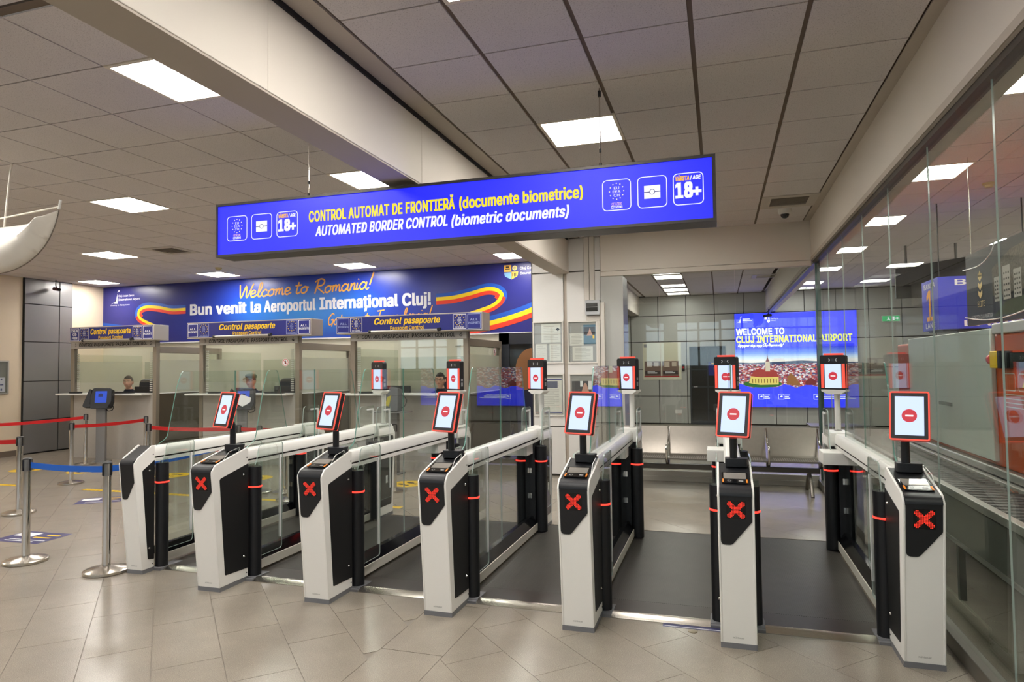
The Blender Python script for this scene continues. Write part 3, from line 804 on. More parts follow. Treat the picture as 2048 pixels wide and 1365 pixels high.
GLBL = ['second automated gate from the left, screen in front of the middle booth', 'third automated gate from the left, screen in front of the gap between two booths',
        'fourth automated gate from the left, screen below the right passport booth', 'fifth automated gate from the left, screen in front of the notice frames',
        'automated gate seen head-on with its pedestal before the metal bench', 'largest automated gate, at the right beside the glass wall']
first = None
for x, l in zip(GX, GLBL):
    if first is None:
        first = build_gate(l, x, group='automated gates in a row'); o = first
    else:
        sk = ('right',) if l.startswith('largest') else ()
        o = copy_tree(first, None, sk); o.location.x = x; o['label'] = l
build = build_gate('narrow end gate at the left without screen or cross, plain black pad', -4.454, .0775, .185, False, 'automated gates in a row')
for ch in [c for c in build.children if c.get('slot') == 'left']:
    for c2 in list(ch.children): bpy.data.objects.remove(c2)
    bpy.data.objects.remove(ch)
# ---- ribbed lane platforms
allx = [-4.454] + GX
LANE = ['leftmost ribbed black lane mat beside the narrow end gate', 'second ribbed black lane mat from the left', 'third ribbed black lane mat from the left', 'fourth ribbed black lane mat from the left',
        'worn ribbed lane mat leading to the bench, left of the head-on gate', 'ribbed black lane mat between the head-on gate and the largest gate']
for i, l in enumerate(LANE):
    ha = .0775 if i == 0 else HALF
    x0, x1 = allx[i] + ha - .03, allx[i + 1] - HALF + .03
    y0, y1 = 4.30, 6.52
    if i == 0: y0 = 4.36
    t = thing('lane_mat', l, 'mat', ((x0 + x1) / 2, y0, 0), 0, 'lane mats between the gates')
    w = (x1 - x0) / 2
    part('mat_lip', G().box((-w, 0, 0), (w, .26, .013)), M('rubber_lip', (54, 48, 44), .4, grain=.08, gscale=30), t, smooth=False)
    g = G().box((-w, .26, 0), (w, y1 - y0, .012))
    n = int((2 * w - .06) / .013)
    for k in range(n):
        xx = -w + .03 + k * .013; g.box((xx, .27, .012), (xx + .007, y1 - y0 - .05, .0132))
    part('ribbed_mat', g, rubber, t, smooth=False)
    yp = Pl((0, 0, 0))
    part('threshold_strip', G().prism(Pl((0, 0, 0), (0, 1, 0), (0, 0, 1)), [(-.045, 0), (.035, 0), (.035, .022), (0, .022), (-.045, .004)], -w + .09, w - .09), steel, t)
    part('exit_strip', G().prism(Pl((0, 0, 0), (0, 1, 0), (0, 0, 1)), [(y1 - y0 - .01, 0), (y1 - y0 + .03, 0), (y1 - y0 + .03, .004), (y1 - y0 - .01, .016)], -w, w), steel, t)
    for s in (-1, 1):
        part('corner_plate', G().box((s * (w - .09), -.045, 0), (s * w, .16, .0165)), grey_base, t)

# ================================================================== OVERHEAD SIGN
sg = thing('overhead_sign', 'long backlit blue sign hanging over the gates, with yellow and white words', 'sign', (-1.885, 4.28, 2.49))
W2, H2 = 1.89, .42
dark_case = M('sign_case', (62, 58, 54), .4, .4)
part('sign_case', G().box((-W2, 0, 0), (W2, .20, H2)), dark_case, sg, .004)
part('case_rim', G().box((-W2, -.012, 0), (W2, 0, .018)).box((-W2, -.012, H2 - .018), (W2, 0, H2)).box((-W2, -.012, .018), (-W2 + .016, 0, H2 - .018)).box((W2 - .016, -.012, .018), (W2, 0, H2 - .018)), dark_case, sg)
blue_on = M('sign_blue_light', (26, 34, 255), emit=1.0)
white_on = M('sign_white_light', (250, 250, 255), emit=1.0)
yellow_on = M('sign_yellow_light', (255, 232, 20), emit=1.0)
ink_on = M('sign_ink', (40, 50, 150), emit=.6)
orange_on = M('sign_orange_light', (255, 190, 40), emit=1.0)
SP = Pl((1.885, -.004, -2.49))     # photo-scale coordinates: a = hall x, b = hall z
face = part('sign_face', G().rect(SP, -3.762, 2.508, -.016, 2.892), blue_on, sg)
part('lettering', G().text(SP, 'CONTROL AUTOMAT DE FRONTIERĂ', -2.922, 2.709, -1.745, 2.787, .002, 0, .056).text(SP, '(documente biometrice)', -1.705, 2.709, -.836, 2.785, .002, 0, .056), yellow_on, face, label='yellow lettering')
part('lettering', G().text(SP, 'AUTOMATED BORDER CONTROL', -2.865, 2.598, -1.80, 2.670, .002, .22, .056).text(SP, '(biometric documents)', -1.765, 2.592, -.93, 2.664, .002, .22, .056), white_on, face, label='white lettering')
def icons(x1, x2, x3, w, z0, z1, suffix):
    for k, xa in enumerate((x1, x2, x3)):
        g = G().rring(SP, xa, z0, xa + w, z1, .0055, .03, .002)
        o = part('pictogram', g, white_on, face)
        cx = xa + w / 2
        if k == 0:
            g = G()
            for i in range(12): g.disc(SP, cx + .046 * math.sin(PI * i / 6), z1 - .078 + .052 * math.cos(PI * i / 6), .0042, .002, 8)
            part('stars', g, M('sign_cream_light', (255, 244, 190), emit=1.0), o)
            g = G()
            for i, s_ in enumerate(('EU', 'EEA', 'CH')):
                hw = (.017, .026, .019)[i]; zz = z1 - .056 - i * .024
                g.text(SP, s_, cx - hw, zz - .009, cx + hw, zz + .009, .002)
            g.text(SP, 'CITIZENS', cx - .036, z0 + .016, cx + .036, z0 + .031, .002, 0, .06)
            part('lettering', g, white_on, o)
            part('lettering', G().text(SP, 'CETĂŢENI', cx - .033, z0 + .036, cx + .033, z0 + .052, .002, 0, .01), M('sign_peach', (255, 205, 190), emit=1.0), o)
        if k == 1:
            zc = (z0 + z1) / 2
            part('passport_symbol', G().rect(SP, cx - .051, zc - .042, cx + .051, zc + .042, .002), white_on, o)
            g = G().rect(SP, cx - .051, zc - .0025, cx + .051, zc + .0025, .003).ringd(SP, cx, zc, .018, .0145, .0034)
            part('symbol_lines', g, ink_on, o)
            part('symbol_dot', G().disc(SP, cx, zc, .0145, .0038), white_on, o)
        if k == 2:
            part('lettering', G().text(SP, 'VÂRSTA', cx - .076, z1 - .047, cx + .006, z1 - .020, .002, .15, .09), orange_on, o)
            part('lettering', G().text(SP, '/ AGE', cx + .012, z1 - .045, cx + .076, z1 - .021, .002, .15, .08).text(SP, '18', cx - .074, z0 + .048, cx + .022, z1 - .062, .002, 0, .09).rect(SP, cx + .024, (z0 + z1) / 2 - .028, cx + .080, (z0 + z1) / 2 - .010, .002).rect(SP, cx + .043, (z0 + z1) / 2 - .047, cx + .061, (z0 + z1) / 2 + .009, .0024), white_on, o)
icons(-3.671, -3.443, -3.212, .19, 2.610, 2.806, 'l')
icons(-.705, -.478, -.255, .187, 2.604, 2.808, 'r')
for x in (-3.0, -.73):
    w_ = part('hanging_wire', G().cyl((x + 1.885, .10, H2), (x + 1.885, .10, CZ - 2.49), .0045, 8), steel, sg)
    for z0, z1, r_ in ((H2, H2 + .05, .009), (H2 + .12, H2 + .145, .008), (CZ - 2.55, CZ - 2.51, .011)):
        part('wire_gripper', G().cyl((x + 1.885, .10, z0), (x + 1.885, .10, z1), r_, 10), black_m, w_)

# ================================================================== WELCOME BANNER ON THE FAR WALL
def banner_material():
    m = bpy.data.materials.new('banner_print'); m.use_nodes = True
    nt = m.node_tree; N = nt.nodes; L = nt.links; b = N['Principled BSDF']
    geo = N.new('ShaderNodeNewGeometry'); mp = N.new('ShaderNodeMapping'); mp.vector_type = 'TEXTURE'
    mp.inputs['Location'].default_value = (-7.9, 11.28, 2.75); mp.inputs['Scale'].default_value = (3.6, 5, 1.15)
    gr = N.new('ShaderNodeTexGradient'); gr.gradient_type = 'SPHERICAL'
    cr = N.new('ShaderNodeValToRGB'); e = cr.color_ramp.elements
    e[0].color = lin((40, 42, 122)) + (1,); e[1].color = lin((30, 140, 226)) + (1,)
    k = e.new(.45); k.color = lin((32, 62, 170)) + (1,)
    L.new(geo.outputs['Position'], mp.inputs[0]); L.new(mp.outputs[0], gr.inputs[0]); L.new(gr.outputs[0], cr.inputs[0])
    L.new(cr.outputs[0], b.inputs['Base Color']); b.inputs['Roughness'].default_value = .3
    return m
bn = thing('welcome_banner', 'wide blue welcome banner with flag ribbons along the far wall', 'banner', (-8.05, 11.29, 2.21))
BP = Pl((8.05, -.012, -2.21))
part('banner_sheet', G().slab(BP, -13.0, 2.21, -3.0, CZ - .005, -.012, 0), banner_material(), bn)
part('banner_rail', G().box((-4.95, -.03, -.02), (5.05, 0, .004)), white_p, bn)
part('lettering', G().text(BP, 'Bun venit la', -10.604, 2.772, -8.86, 2.99, .002, 0, .065).text(BP, 'Aeroportul', -8.76, 2.772, -7.575, 2.99, .002, 0, .065).text(BP, 'Internațional Cluj!', -7.461, 2.776, -5.106, 3.0, .002, 0, .065), M('banner_white', (236, 236, 240), .5), bn, label='white lettering')
g = G(); hand(g, BP, 'Welcome to', -9.40, 3.075, 1.66, .135, .032, .002, .2, .04); hand(g, BP, 'Romania!', -7.60, 3.09, 1.28, .135, .03, .002, .2, .05)
hand(g, BP, 'Gateway to Transylvania!', -7.30, 2.46, 2.2, .11, .022, .002, .2, .05)
part('script_lettering', g, M('banner_orange', (244, 172, 70), .5), bn, label='orange handwritten lettering')
bl_, ye_, re_ = M('ribbon_blue', (24, 84, 184), .5), M('ribbon_yellow', (252, 214, 28), .5), M('ribbon_red', (236, 62, 38), .5)
def flag(paths, tag_):
    for pi, (pts, off, w) in enumerate(paths):
        for k, (m_, nm) in enumerate(((bl_, 'blue'), (ye_, 'yellow'), (re_, 'red'))):
            if pi == 1 and k == 0: continue
            sm = spline(pts, 8); q = []
            for i in range(len(sm)):
                p, n_ = sm[max(0, i - 1)], sm[min(len(sm) - 1, i + 1)]
                dx, dy = n_[0] - p[0], n_[1] - p[1]; d = math.hypot(dx, dy) or 1
                o_ = off * (1 - k) * w
                q.append((sm[i][0] - dy / d * o_, sm[i][1] + dx / d * o_))
            part('flag_ribbon', G().ribbon(BP, q, w * 1.02, .003 + .0005 * k + .002 * (pi == 1)), m_, bn, label=nm + ' ribbon stripe')
flag([([(-11.94, 2.74), (-12.0, 2.82), (-11.96, 2.93), (-11.78, 2.99), (-11.45, 2.965), (-11.1, 2.90), (-10.73, 2.90)], 1, .062), ([(-12.0, 2.82), (-11.94, 2.74), (-11.75, 2.65), (-11.5, 2.56), (-11.2, 2.45)], 1, .058), ([(-13.0, 2.57), (-12.6, 2.52), (-12.2, 2.46), (-11.9, 2.40)], 1, .075)], 'l')
flag([([(-4.985, 2.87), (-4.65, 2.885), (-4.3, 2.945), (-4.0, 3.01), (-3.8, 2.985), (-3.70, 2.89), (-3.76, 2.79)], 1, .068), ([(-4.3, 2.58), (-4.1, 2.635), (-3.9, 2.70), (-3.76, 2.79), (-3.71, 2.88)], 1, .062), ([(-4.5, 2.32), (-4.1, 2.36), (-3.7, 2.44), (-3.3, 2.55), (-3.0, 2.66)], 1, .085)], 'r')
def airport_logo(g, pl, a, b, k, c):
    g.face(pl, [(a, b), (a + .33 * k, b + .1 * k), (a + .5 * k, b + .55 * k), (a + .42 * k, b + .2 * k)], c)
    g.face(pl, [(a + .3 * k, b + .03 * k), (a + .62 * k, b + .02 * k), (a + .60 * k, b + .8 * k), (a + .5 * k, b + .25 * k)], c)
    g.face(pl, [(a + .62 * k, b + .86 * k), (a + .85 * k, b + 1.02 * k), (a + .80 * k, b + 1.06 * k), (a + .60 * k, b + .93 * k)], c)
    g.face(pl, [(a + .66 * k, b + 1.0 * k), (a + .78 * k, b + .92 * k), (a + .82 * k, b + .95 * k), (a + .70 * k, b + 1.05 * k)], c)
g = G(); airport_logo(g, BP, -12.77, 3.085, .29, .002)
g.text(BP, 'Cluj Avram Iancu', -12.56, 3.238, -12.13, 3.282, .002, 0, .015).text(BP, 'International Airport', -12.56, 3.155, -11.97, 3.20, .002, 0, .015).text(BP, 'Gateway to Transylvania', -12.79, 3.045, -12.25, 3.075, .002, .2)
part('airport_emblem', g, white_p, bn)
ar = part('county_crest', G().rect(BP, -3.656, 3.30, -3.52, 3.425, .002).face(BP, rpoly([(-3.515, 3.30), (-3.515, 3.16), (-3.40, 3.22), (-3.39, 3.30)], [0, 0, .05, 0]), .002), M('crest_gold', (240, 184, 70), .5), bn)
part('crest_blue', G().face(BP, rpoly([(-3.656, 3.29), (-3.64, 3.22), (-3.525, 3.165), (-3.525, 3.29)], [0, .03, 0, 0]), .002), M('crest_sky', (120, 170, 224), .5), ar)
part('crest_sun', G().ringd(BP, -3.455, 3.365, .045, .02, .002).disc(BP, -3.455, 3.365, .014, .002), M('crest_pale', (222, 206, 130), .5), ar)
g = G().rect(BP, -3.63, 3.345, -3.545, 3.36, .003).rect(BP, -3.62, 3.375, -3.555, 3.40, .003)
for i in range(3): g.rect(BP, -3.50 + i * .03, 3.215, -3.488 + i * .03, 3.28, .003)
part('crest_marks', g, black_p, ar)
part('lettering', G().text(BP, 'Cluj County', -3.355, 3.335, -3.02, 3.38, .002, 0, .015).text(BP, 'Council', -3.355, 3.245, -3.14, 3.285, .002, 0, .015), white_p, bn)

# ================================================================== PASSPORT BOOTHS
FY = 9.5
def eu_box(face, P, x0, x1, z0, z1, dim):
    wm = M('sign_print_dim', (150, 160, 205), .5) if dim else white_p
    g = G().rring(P, x0, z0, x1, z1, .008, .006, .002)
    o = part('pictogram', g, wm if dim else white_p, face)
    cx, cz = (x0 + x1) / 2, (z0 + z1) / 2 + .02
    g = G()
    for i in range(12): g.star(P, cx + .078 * math.sin(PI * i / 6), cz + .078 * math.cos(PI * i / 6), .012, .002)
    part('stars', g, M('star_yellow', (226, 196, 70), .5), o)
    g = G()
    for i, s_ in enumerate(('EU', 'EEA', 'CH')):
        hw = (.02, .032, .024)[i]; zz = cz + .036 - i * .036
        g.text(P, s_, cx - hw, zz - .014, cx + hw, zz + .014, .002, 0, .02)
    g.text(P, 'CITIZENS', cx - .075, z0 + .014, cx + .075, z0 + .036, .002, 0, .02)
    part('lettering', g, wm, o)
def word_box(face, P, x0, x1, z0, z1, words, dim):
    wm = M('sign_print_dim', (150, 160, 205), .5) if dim else white_p
    o = part('pictogram', G().rring(P, x0, z0, x1, z1, .008, .006, .002), wm if dim else white_p, face)
    g = G(); n = len(words); h = (z1 - z0)
    for i, w_ in enumerate(words):
        hw = min((x1 - x0) * .43, .017 * len(w_) + .012); zz = (z0 + z1) / 2 + ((n - 1) / 2 - i) * (.068 if n == 3 else .05)
        th = .024 if n == 3 else .016
        g.text(P, w_, (x0 + x1) / 2 - hw, zz - th, (x0 + x1) / 2 + hw, zz + th, .002, 0, .03)
    part('lettering', g, wm, o)
def booth(label, xl, xr, sx0, sx1, n1, n2, left_words, roll, dims):
    t = thing('passport_booth', label, 'booth', ((xl + xr) / 2, FY, 0), 0, 'passport control booths')
    ox, oy = -(xl + xr) / 2, -FY
    B = lambda a, b: G().box((a[0] + ox, a[1] + oy, a[2]), (b[0] + ox, b[1] + oy, b[2]))
    back = 11.15
    for x in (xl, xr - .08):
        part('post', B((x, FY, 0), (x + .08, FY + .08, 2.17)), brown_metal, t, .004)
        part('post', B((x, back - .06, 0), (x + .08, back, 2.05 if x > xl + 1 else 1.2)), brown_metal, t, .004)
        if x > xl + 1: part('top_beam', B((x, FY + .08, 1.93), (x + .08, back - .06, 2.05)), brown_metal, t, .004)
        part('side_panel', B((x + .025, FY + .08, 0.0), (x + .055, back - .06, 1.19)), M('side_laminate', (96, 88, 76), .12, .1), t)
        part('side_sill', B((x + .01, FY + .08, 1.19), (x + .07, back - .06, 1.205)), white_top, t)
        part('side_frost', B((x + .034, FY + .08, 1.205), (x + .046, back - .06, 1.80)), frost, t)
        part('side_pane', B((x + .034, FY + .08, 1.80), (x + .046, back - .06, 1.93)), booth_glass, t)
    part('front_panel', B((xl + .08, FY + .01, 0), (xr - .08, FY + .05, 1.17)), grey_metal, t)
    part('counter', B((xl - .13, FY - .2, 1.172), (xr - .12, FY + .12, 1.202)), white_top, t, .004)
    part('inner_desk', B((xl + .08, FY + .12, 1.0), (xr - .08, FY + .75, 1.03)), M('desk_grey', (150, 146, 140), .4), t)
    hd = part('header', B((xl + .02, FY - .01, 2.045), (xr - .02, FY + .07, 2.175)), grey_metal, t)
    P = Pl((ox, -.012, 0))
    part('lettering', G().text(P, n1, xl + .12, 2.078, xl + .155, 2.14, .002).text(P, 'CONTROL PASAPOARTE', xl + .22, 2.078, xl + 1.06, 2.14, .002, .2, .02).text(P, 'PASSPORT CONTROL', xl + 1.11, 2.078, xl + 1.84, 2.14, .002, 0, .02).text(P, n2, xr - .135, 2.078, xr - .085, 2.14, .002), black_p, hd)
    part('front_pane', B((xl + .08, FY + .03, 1.40), (xr - .08, FY + .038, 2.05)), booth_glass, t)
    part('back_pane', B((xl + .08, back - .03, 1.20), (xr - .08, back - .02, 1.80)), frost, t)
    part('back_panel', B((xl + .08, back - .04, 0), (xr - .08, back - .01, 1.20)), grey_metal, t)
    for x in (xl + .10, xr - .20):
        g = G()
        for k in range(20): g.box((x + ox, .05, 1.24 + k * .036), (x + .055 + ox, .06, 1.262 + k * .036))
        part('shutter_track', g, M('track_silver', (206, 204, 198), .4, .3), t)
    sb = part('sign_box', B((sx0, FY - .2, 2.155), (sx1, FY + .14, 2.43)), M('sign_box_grey', (186, 178, 168), .4, .3), t, .004)
    P = Pl((ox, -.204, 0))
    f = part('sign_face', G().rect(P, sx0 + .012, 2.172, sx1 - .012, 2.414), navy, sb)
    cx = (sx0 + sx1) / 2
    k = (sx1 - sx0) / 2.5
    part('lettering', G().text(P, 'Control', cx - .56 * (k ** .75), 2.29, cx - .09, 2.385, .002, .25, .045).text(P, 'pasapoarte', cx - .05, 2.29, cx + .56 * (k ** .75), 2.385, .002, .25, .045).text(P, 'Passport Control', cx - .28, 2.198, cx + .29, 2.254, .002, 0, .035), yellow, f)
    bw = .21
    word_box(f, P, sx0 + .025, sx0 + .025 + bw, 2.18, 2.405, left_words, dims[0])
    eu_box(f, P, sx0 + .255, sx0 + .255 + bw * 1.02, 2.18, 2.405, dims[1])
    eu_box(f, P, sx1 - .47, sx1 - .255, 2.18, 2.405, dims[2])
    word_box(f, P, sx1 - .235, sx1 - .025, 2.18, 2.405, ['ALL', 'PASSPORTS'], dims[3])
    rl = part('sign_lamp', G().cyl((roll[0] + ox, -.25, 2.175), (roll[1] + ox, -.25, 2.175), .018, 14), frame_al, t)
    part('lamp_end', G().cyl((roll[0] + ox - .02, -.25, 2.175), (roll[0] + ox + .02, -.25, 2.175), .024, 12).cyl((roll[1] + ox - .02, -.25, 2.175), (roll[1] + ox + .03, -.25, 2.185), .026, 12).cyl((roll[1] + ox, -.25, 2.185), (roll[1] + ox, -.20, 2.17), .012, 8).cyl((roll[0] + ox, -.25, 2.185), (roll[0] + ox, -.20, 2.17), .012, 8), black_m, rl)
    return t, ox
bt1, ox1 = booth('passport booth 1 and 2 on the left, officer seated behind a phone-like scanner', -11.73, -9.69, -11.52, -9.55, '1', '2', ['CREW', 'CD', 'PRM'], (-11.13, -10.0), (0, 0, 0, 0))
bt2, ox2 = booth('middle passport booth, 3 and 4, with crossed-out phone sticker in its window', -8.74, -6.69, -8.82, -6.325, '3', '4', ['ALL', 'PASSPORTS'], (-8.20, -7.08), (0, 1, 1, 0))
bt3, ox3 = booth('right passport booth, 5 and 6, nearest to the column', -5.72, -3.674, -5.853, -3.365, '5', '6', ['ALL', 'PASSPORTS'], (-5.22, -4.05), (1, 0, 0, 1))
def no_phone(parent, P, x, z, r):
    part('sticker', G().disc(P, x, z, r * 1.12, .0, 28), white_p, parent)
    o = part('ban_ring', G().ringd(P, x, z, r, r * .84, .001).face(P, [(x - r * .66, z + r * .55), (x + r * .55, z - r * .66), (x + r * .66, z - r * .55), (x - r * .55, z + r * .66)], .0012), M('ban_red', (190, 30, 40), .5), parent)
    part('phone_symbol', G().rect(P, x - r * .25, z - r * .5, x + r * .25, z + r * .42, .0006).rect(P, x + r * .12, z + r * .42, x + r * .2, z + r * .68, .0006), M('phone_grey', (70, 66, 66), .5), parent)
no_phone(bt2, Pl((ox2, .028, 0)), -6.98, 1.72, .058)
P = Pl((0, 0, 0), (0, 1, 0), (0, 0, 1))
no_phone(bt3, Pl((-3.674 + ox3 + .004, 0, 0), (0, 1, 0), (0, 0, 1)), 1.25, 1.86, .06)
for o_, x in ((ox3, -3.72),):
    part('wall_button', G().prism(Pl((o_, -.002, 0)), rrect(x - .015, .80, x + .02, .90, .012), 0, .015), white_top, bt3)

# ---- things on / behind the counters
def monitor(loc, rz, label):
    t = thing('desk_monitor', label, 'monitor', loc, rz)
    part('display', G().prism(Pl((0, 0, .15)), rrect(-.22, -.13, .22, .13, .01), -.03, 0), black_m, t)
    part('stand', G().box((-.03, .03, .015), (.03, .05, .14)).box((-.1, -.04, 0), (.1, .1, .015)), black_m, t)
monitor((-10.45, 9.98, 1.03), PI, 'black desk monitor in front of the officer in booth 1 and 2')
monitor((-7.3, 9.98, 1.03), PI, 'black desk monitor in front of the capped officer in the middle booth')
monitor((-5.1, 9.98, 1.03), PI, 'black desk monitor in front of the officer with glasses')
def items(x, label1, label2):
    g = G().prism(XY, rrect(x - .13, 9.62, x + .13, 9.74, .02), 1.203, 1.22)
    single('keypad', g, black_m, label1, 'keypad')
def tray(x, y, w, d, label):
    t = thing('document_tray', label, 'tray', (x, y, 1.2025))
    part('tray_base', G().prism(XY, rrect(-w, -d, w, d, .015), 0, .012), black_m, t)
    part('tray_rim', G().box((-w, -d, .012), (w, -d + .01, .03)).box((-w, d - .01, .012), (w, d, .03)).box((-w, -d + .01, .012), (-w + .01, d - .01, .03)).box((w - .01, -d + .01, .012), (w, d - .01, .03)), black_m, t)
tray(-11.5, 9.42, .11, .05, 'flat black tray on the left end of the counter of booth 1 and 2')
tray(-10.36, 9.43, .20, .06, 'long black tray on the counter in front of the short-haired officer')
tray(-8.35, 9.43, .10, .05, 'small black tray on the left of the middle booth counter')
tray(-7.12, 9.43, .16, .06, 'black tray on the right of the middle booth counter')
tray(-5.4, 9.43, .10, .05, 'small black tray on the left of the right booth counter')
tray(-4.0, 9.43, .13, .06, 'black tray on the counter before the officer with glasses')

# ---- passport reader stands
def reader_stand(x, y, label, kind):
    t = thing('passport_reader', label, 'reader', (x, y, 0), R(30 if kind < 2 else 0), 'passport reader stands before the booths')
    part('stand_post', G().box((-.075, .0, 0), (.075, .09, 1.0)), M('stand_grey', (136, 134, 134), .4, .4), t, .004)
    part('stand_foot', G().box((-.14, -.1, 0), (.14, .16, .012)), M('stand_grey', (136, 134, 134), .4, .4), t)
    tl = R(12)
    hp = Pl((.03, -.10, 1.14), (1, 0, 0), (0, math.sin(tl), math.cos(tl)))
    if kind < 2:
        body = part('reader_body', G().prism(hp, rpoly([(-.15, -.17), (.15, -.17), (.175, -.06), (.165, .17), (-.13, .18), (-.165, 0)], .04, 5), -.16, 0), M('reader_plastic', (30, 31, 34), .45), t, .006)
        part('reader_screen', G().face(hp, rrect(-.085, -.085, .10, .12, .008), .002), M('blue_screen', (24, 84, 226), emit=.75), body)
        part('screen_symbol', G().rect(hp, -.035, .02, .035, .075, .004).ringd(hp, 0, .05, .03, .02, .0045), M('blue_screen_dark', (20, 40, 120), emit=.5), body)
        part('scan_wing', G().prism(hp, rpoly([(-.30, -.16), (-.17, -.16), (-.165, .16), (-.20, .17)], [.05, .02, .02, .04], 5), -.14, -.03), M('reader_plastic', (30, 31, 34), .45), t, .006)
        part('paper_lip', G().prism(hp, rpoly([(-.13, -.19), (.13, -.19), (.17, -.10), (.06, -.14), (-.06, -.14), (-.17, -.10)], .015, 3), 0, .03), M('reader_plastic', (30, 31, 34), .45), body)
        part('cable', G().tube(spline([(.12, .0, .99), (.19, .02, .99), (.18, .03, .92), (.10, .05, .90), (.07, .06, .95)], 5), .008, 8), black_m, t)
        if kind == 1:
            part('paper_sheet', G().face(hp, [(-.12, -.06), (-.02, .06), (.13, .0), (.12, -.07), (.03, -.13), (-.03, -.13)], .035).face(hp, [(-.05, -.08), (.05, -.08), (.0, -.15)], .036), white_p, t)
    else:
        body = part('reader_body', G().prism(hp, rpoly([(-.13, -.19), (.13, -.19), (.10, .17), (-.04, .19), (-.10, .05)], .03, 5), -.15, 0), M('reader_slate', (86, 88, 92), .4), t, .006)
        part('warning_label', G().face(hp, [(-.09, -.10), (-.02, -.12), (.0, .05), (-.06, .03)], .002), M('olive_label', (170, 160, 50), .5), body)
        part('shelf', G().box((-.28, -.18, .93), (.28, .12, .95)), M('stand_grey', (136, 134, 134), .4, .4), t)
        part('cable', G().tube(spline([(.12, .0, .99), (.2, .0, 1.02), (.24, .0, 1.12), (.15, .02, 1.2)], 5), .006, 8), black_m, t)
reader_stand(-10.52, 9.10, 'black passport reader with blue screen before booth 1 and 2', 0)
reader_stand(-7.5, 9.10, 'black passport reader with white folded paper before the middle booth', 1)
reader_stand(-4.76, 9.10, 'slate grey passport reader with olive label before the right booth', 2)

# ================================================================== PEOPLE (seated officers)
def grow(verts, edges, radii, root=0, sub=2):
    me = bpy.data.meshes.new('figure'); me.from_pydata(verts, edges, [])
    o = bpy.data.objects.new('figure', me); tmp_scene.collection.objects.link(o)
    o.modifiers.new('s', 'SKIN'); o.modifiers.new('u', 'SUBSURF').levels = sub
    sv = me.skin_vertices[0].data
    for i, r in enumerate(radii): sv[i].radius = (r, r) if not isinstance(r, tuple) else r
    sv[root].use_root = True
    dg = tmp_dg()
    out = bpy.data.meshes.new_from_object(o.evaluated_get(dg))
    bpy.data.objects.remove(o); bpy.data.meshes.remove(me)
    return out
def remesh(meshes, vox, name):
    V, F = [], []
    for me in meshes:
        n = len(V); V += [tuple(v.co) for v in me.vertices]; F += [[n + k for k in p.vertices] for p in me.polygons]
    me = bpy.data.meshes.new(name); me.from_pydata(V, [], F); me.update()
    o = bpy.data.objects.new(name, me); tmp_scene.collection.objects.link(o)
    rm = o.modifiers.new('r', 'REMESH'); rm.mode = 'VOXEL'; rm.voxel_size = vox
    o.modifiers.new('sm', 'SMOOTH').iterations = 3
    dg = tmp_dg()
    out = bpy.data.meshes.new_from_object(o.evaluated_get(dg)); out.name = name
    out.polygons.foreach_set('use_smooth', [True] * len(out.polygons))
    bpy.data.objects.remove(o)
    return out
HC = Vector((0, -.055, 1.30))     # head centre of a seated officer facing -Y
def head_mesh():
    g = G().sphere((0, 0, 0), 1, 40, 28)
    V = []
    for v in g.V:
        x, y, z = v
        x *= .076; z *= .116; y *= .097
        if z < -.02:                      # jaw narrows
            k = (-.02 - z) / .096; x *= 1 - .33 * k; y = y * (1 - .22 * k) - .012 * k
        if y < 0:
            f = -y / .097
            y += -.012 * math.exp(-((z + .055) / .03) ** 2 - (x / .03) ** 2) * f       # mouth and chin mass
            y += -.030 * math.exp(-((z + .016) / .022) ** 2 - (x / .013) ** 2) * f      # nose
            y += -.008 * math.exp(-((z - .028) / .014) ** 2 - (x / .05) ** 2) * f       # brow
            for s in (-1, 1): y += .012 * math.exp(-((z - .006) / .013) ** 2 - ((x - s * .031) / .017) ** 2) * f   # eye sockets
        V.append((x + HC.x, y + HC.y, z + HC.z))
    g.V = V
    for s in (-1, 1):
        e = G().sphere((0, 0, 0), 1, 12, 8)
        n = len(g.V); g.V += [(s * .079 + v[0] * .010 + HC.x, .012 + v[1] * .018 + HC.y, -.005 + v[2] * .031 + HC.z) for v in e.V]
        g.F += [[n + k for k in f] for f in e.F]; g.I += [0] * len(e.F)
    return g.mesh('head', [])
bv = [(0, .02, .50), (0, .03, .68), (0, .03, .86), (0, .02, 1.02), (0, .0, 1.12), (0, -.02, 1.19), (0, -.035, 1.25)]
be = [(0, 1), (1, 2), (2, 3), (3, 4), (4, 5), (5, 6)]
br = [(.16, .12), (.15, .11), (.165, .12), (.17, .11), (.085, .075), (.055, .055), (.05, .055)]
def chain(start, pts, rad):
    prev = start
    for p, r in zip(pts, rad):
        bv.append(p); br.append(r); be.append((prev, len(bv) - 1)); prev = len(bv) - 1
    return prev
for s in (-1, 1):
    wr_ = chain(3, [(s * .20, .02, 1.05), (s * .25, -.06, .86), (s * .20, -.27, .80), (s * .16, -.36, .80)], [.065, .048, .036, .028])
    pm = chain(wr_, [(s * .15, -.42, .795)], [(.03, .016)])
    for k, (dx, ln) in enumerate(((-.028, .055), (-.010, .066), (.009, .060), (.026, .046))):
        chain(pm, [(s * (.15 + dx), -.445, .795), (s * (.15 + dx * 1.15), -.445 - ln * .6, .79), (s * (.15 + dx * 1.2), -.445 - ln, .78)], [.0095, .0088, .0075])
    chain(wr_, [(s * .125, -.395, .79), (s * .105, -.425, .787), (s * .10, -.445, .785)], [.012, .010, .008])
    chain(0, [(s * .10, .0, .47), (s * .13, -.22, .47), (s * .14, -.44, .46), (s * .14, -.43, .25), (s * .14, -.40, .08), (s * .145, -.50, .035)], [.09, .082, .06, .056, .042, .036])
body_me = remesh([grow(bv, be, br), head_mesh()], .008, 'officer_body')
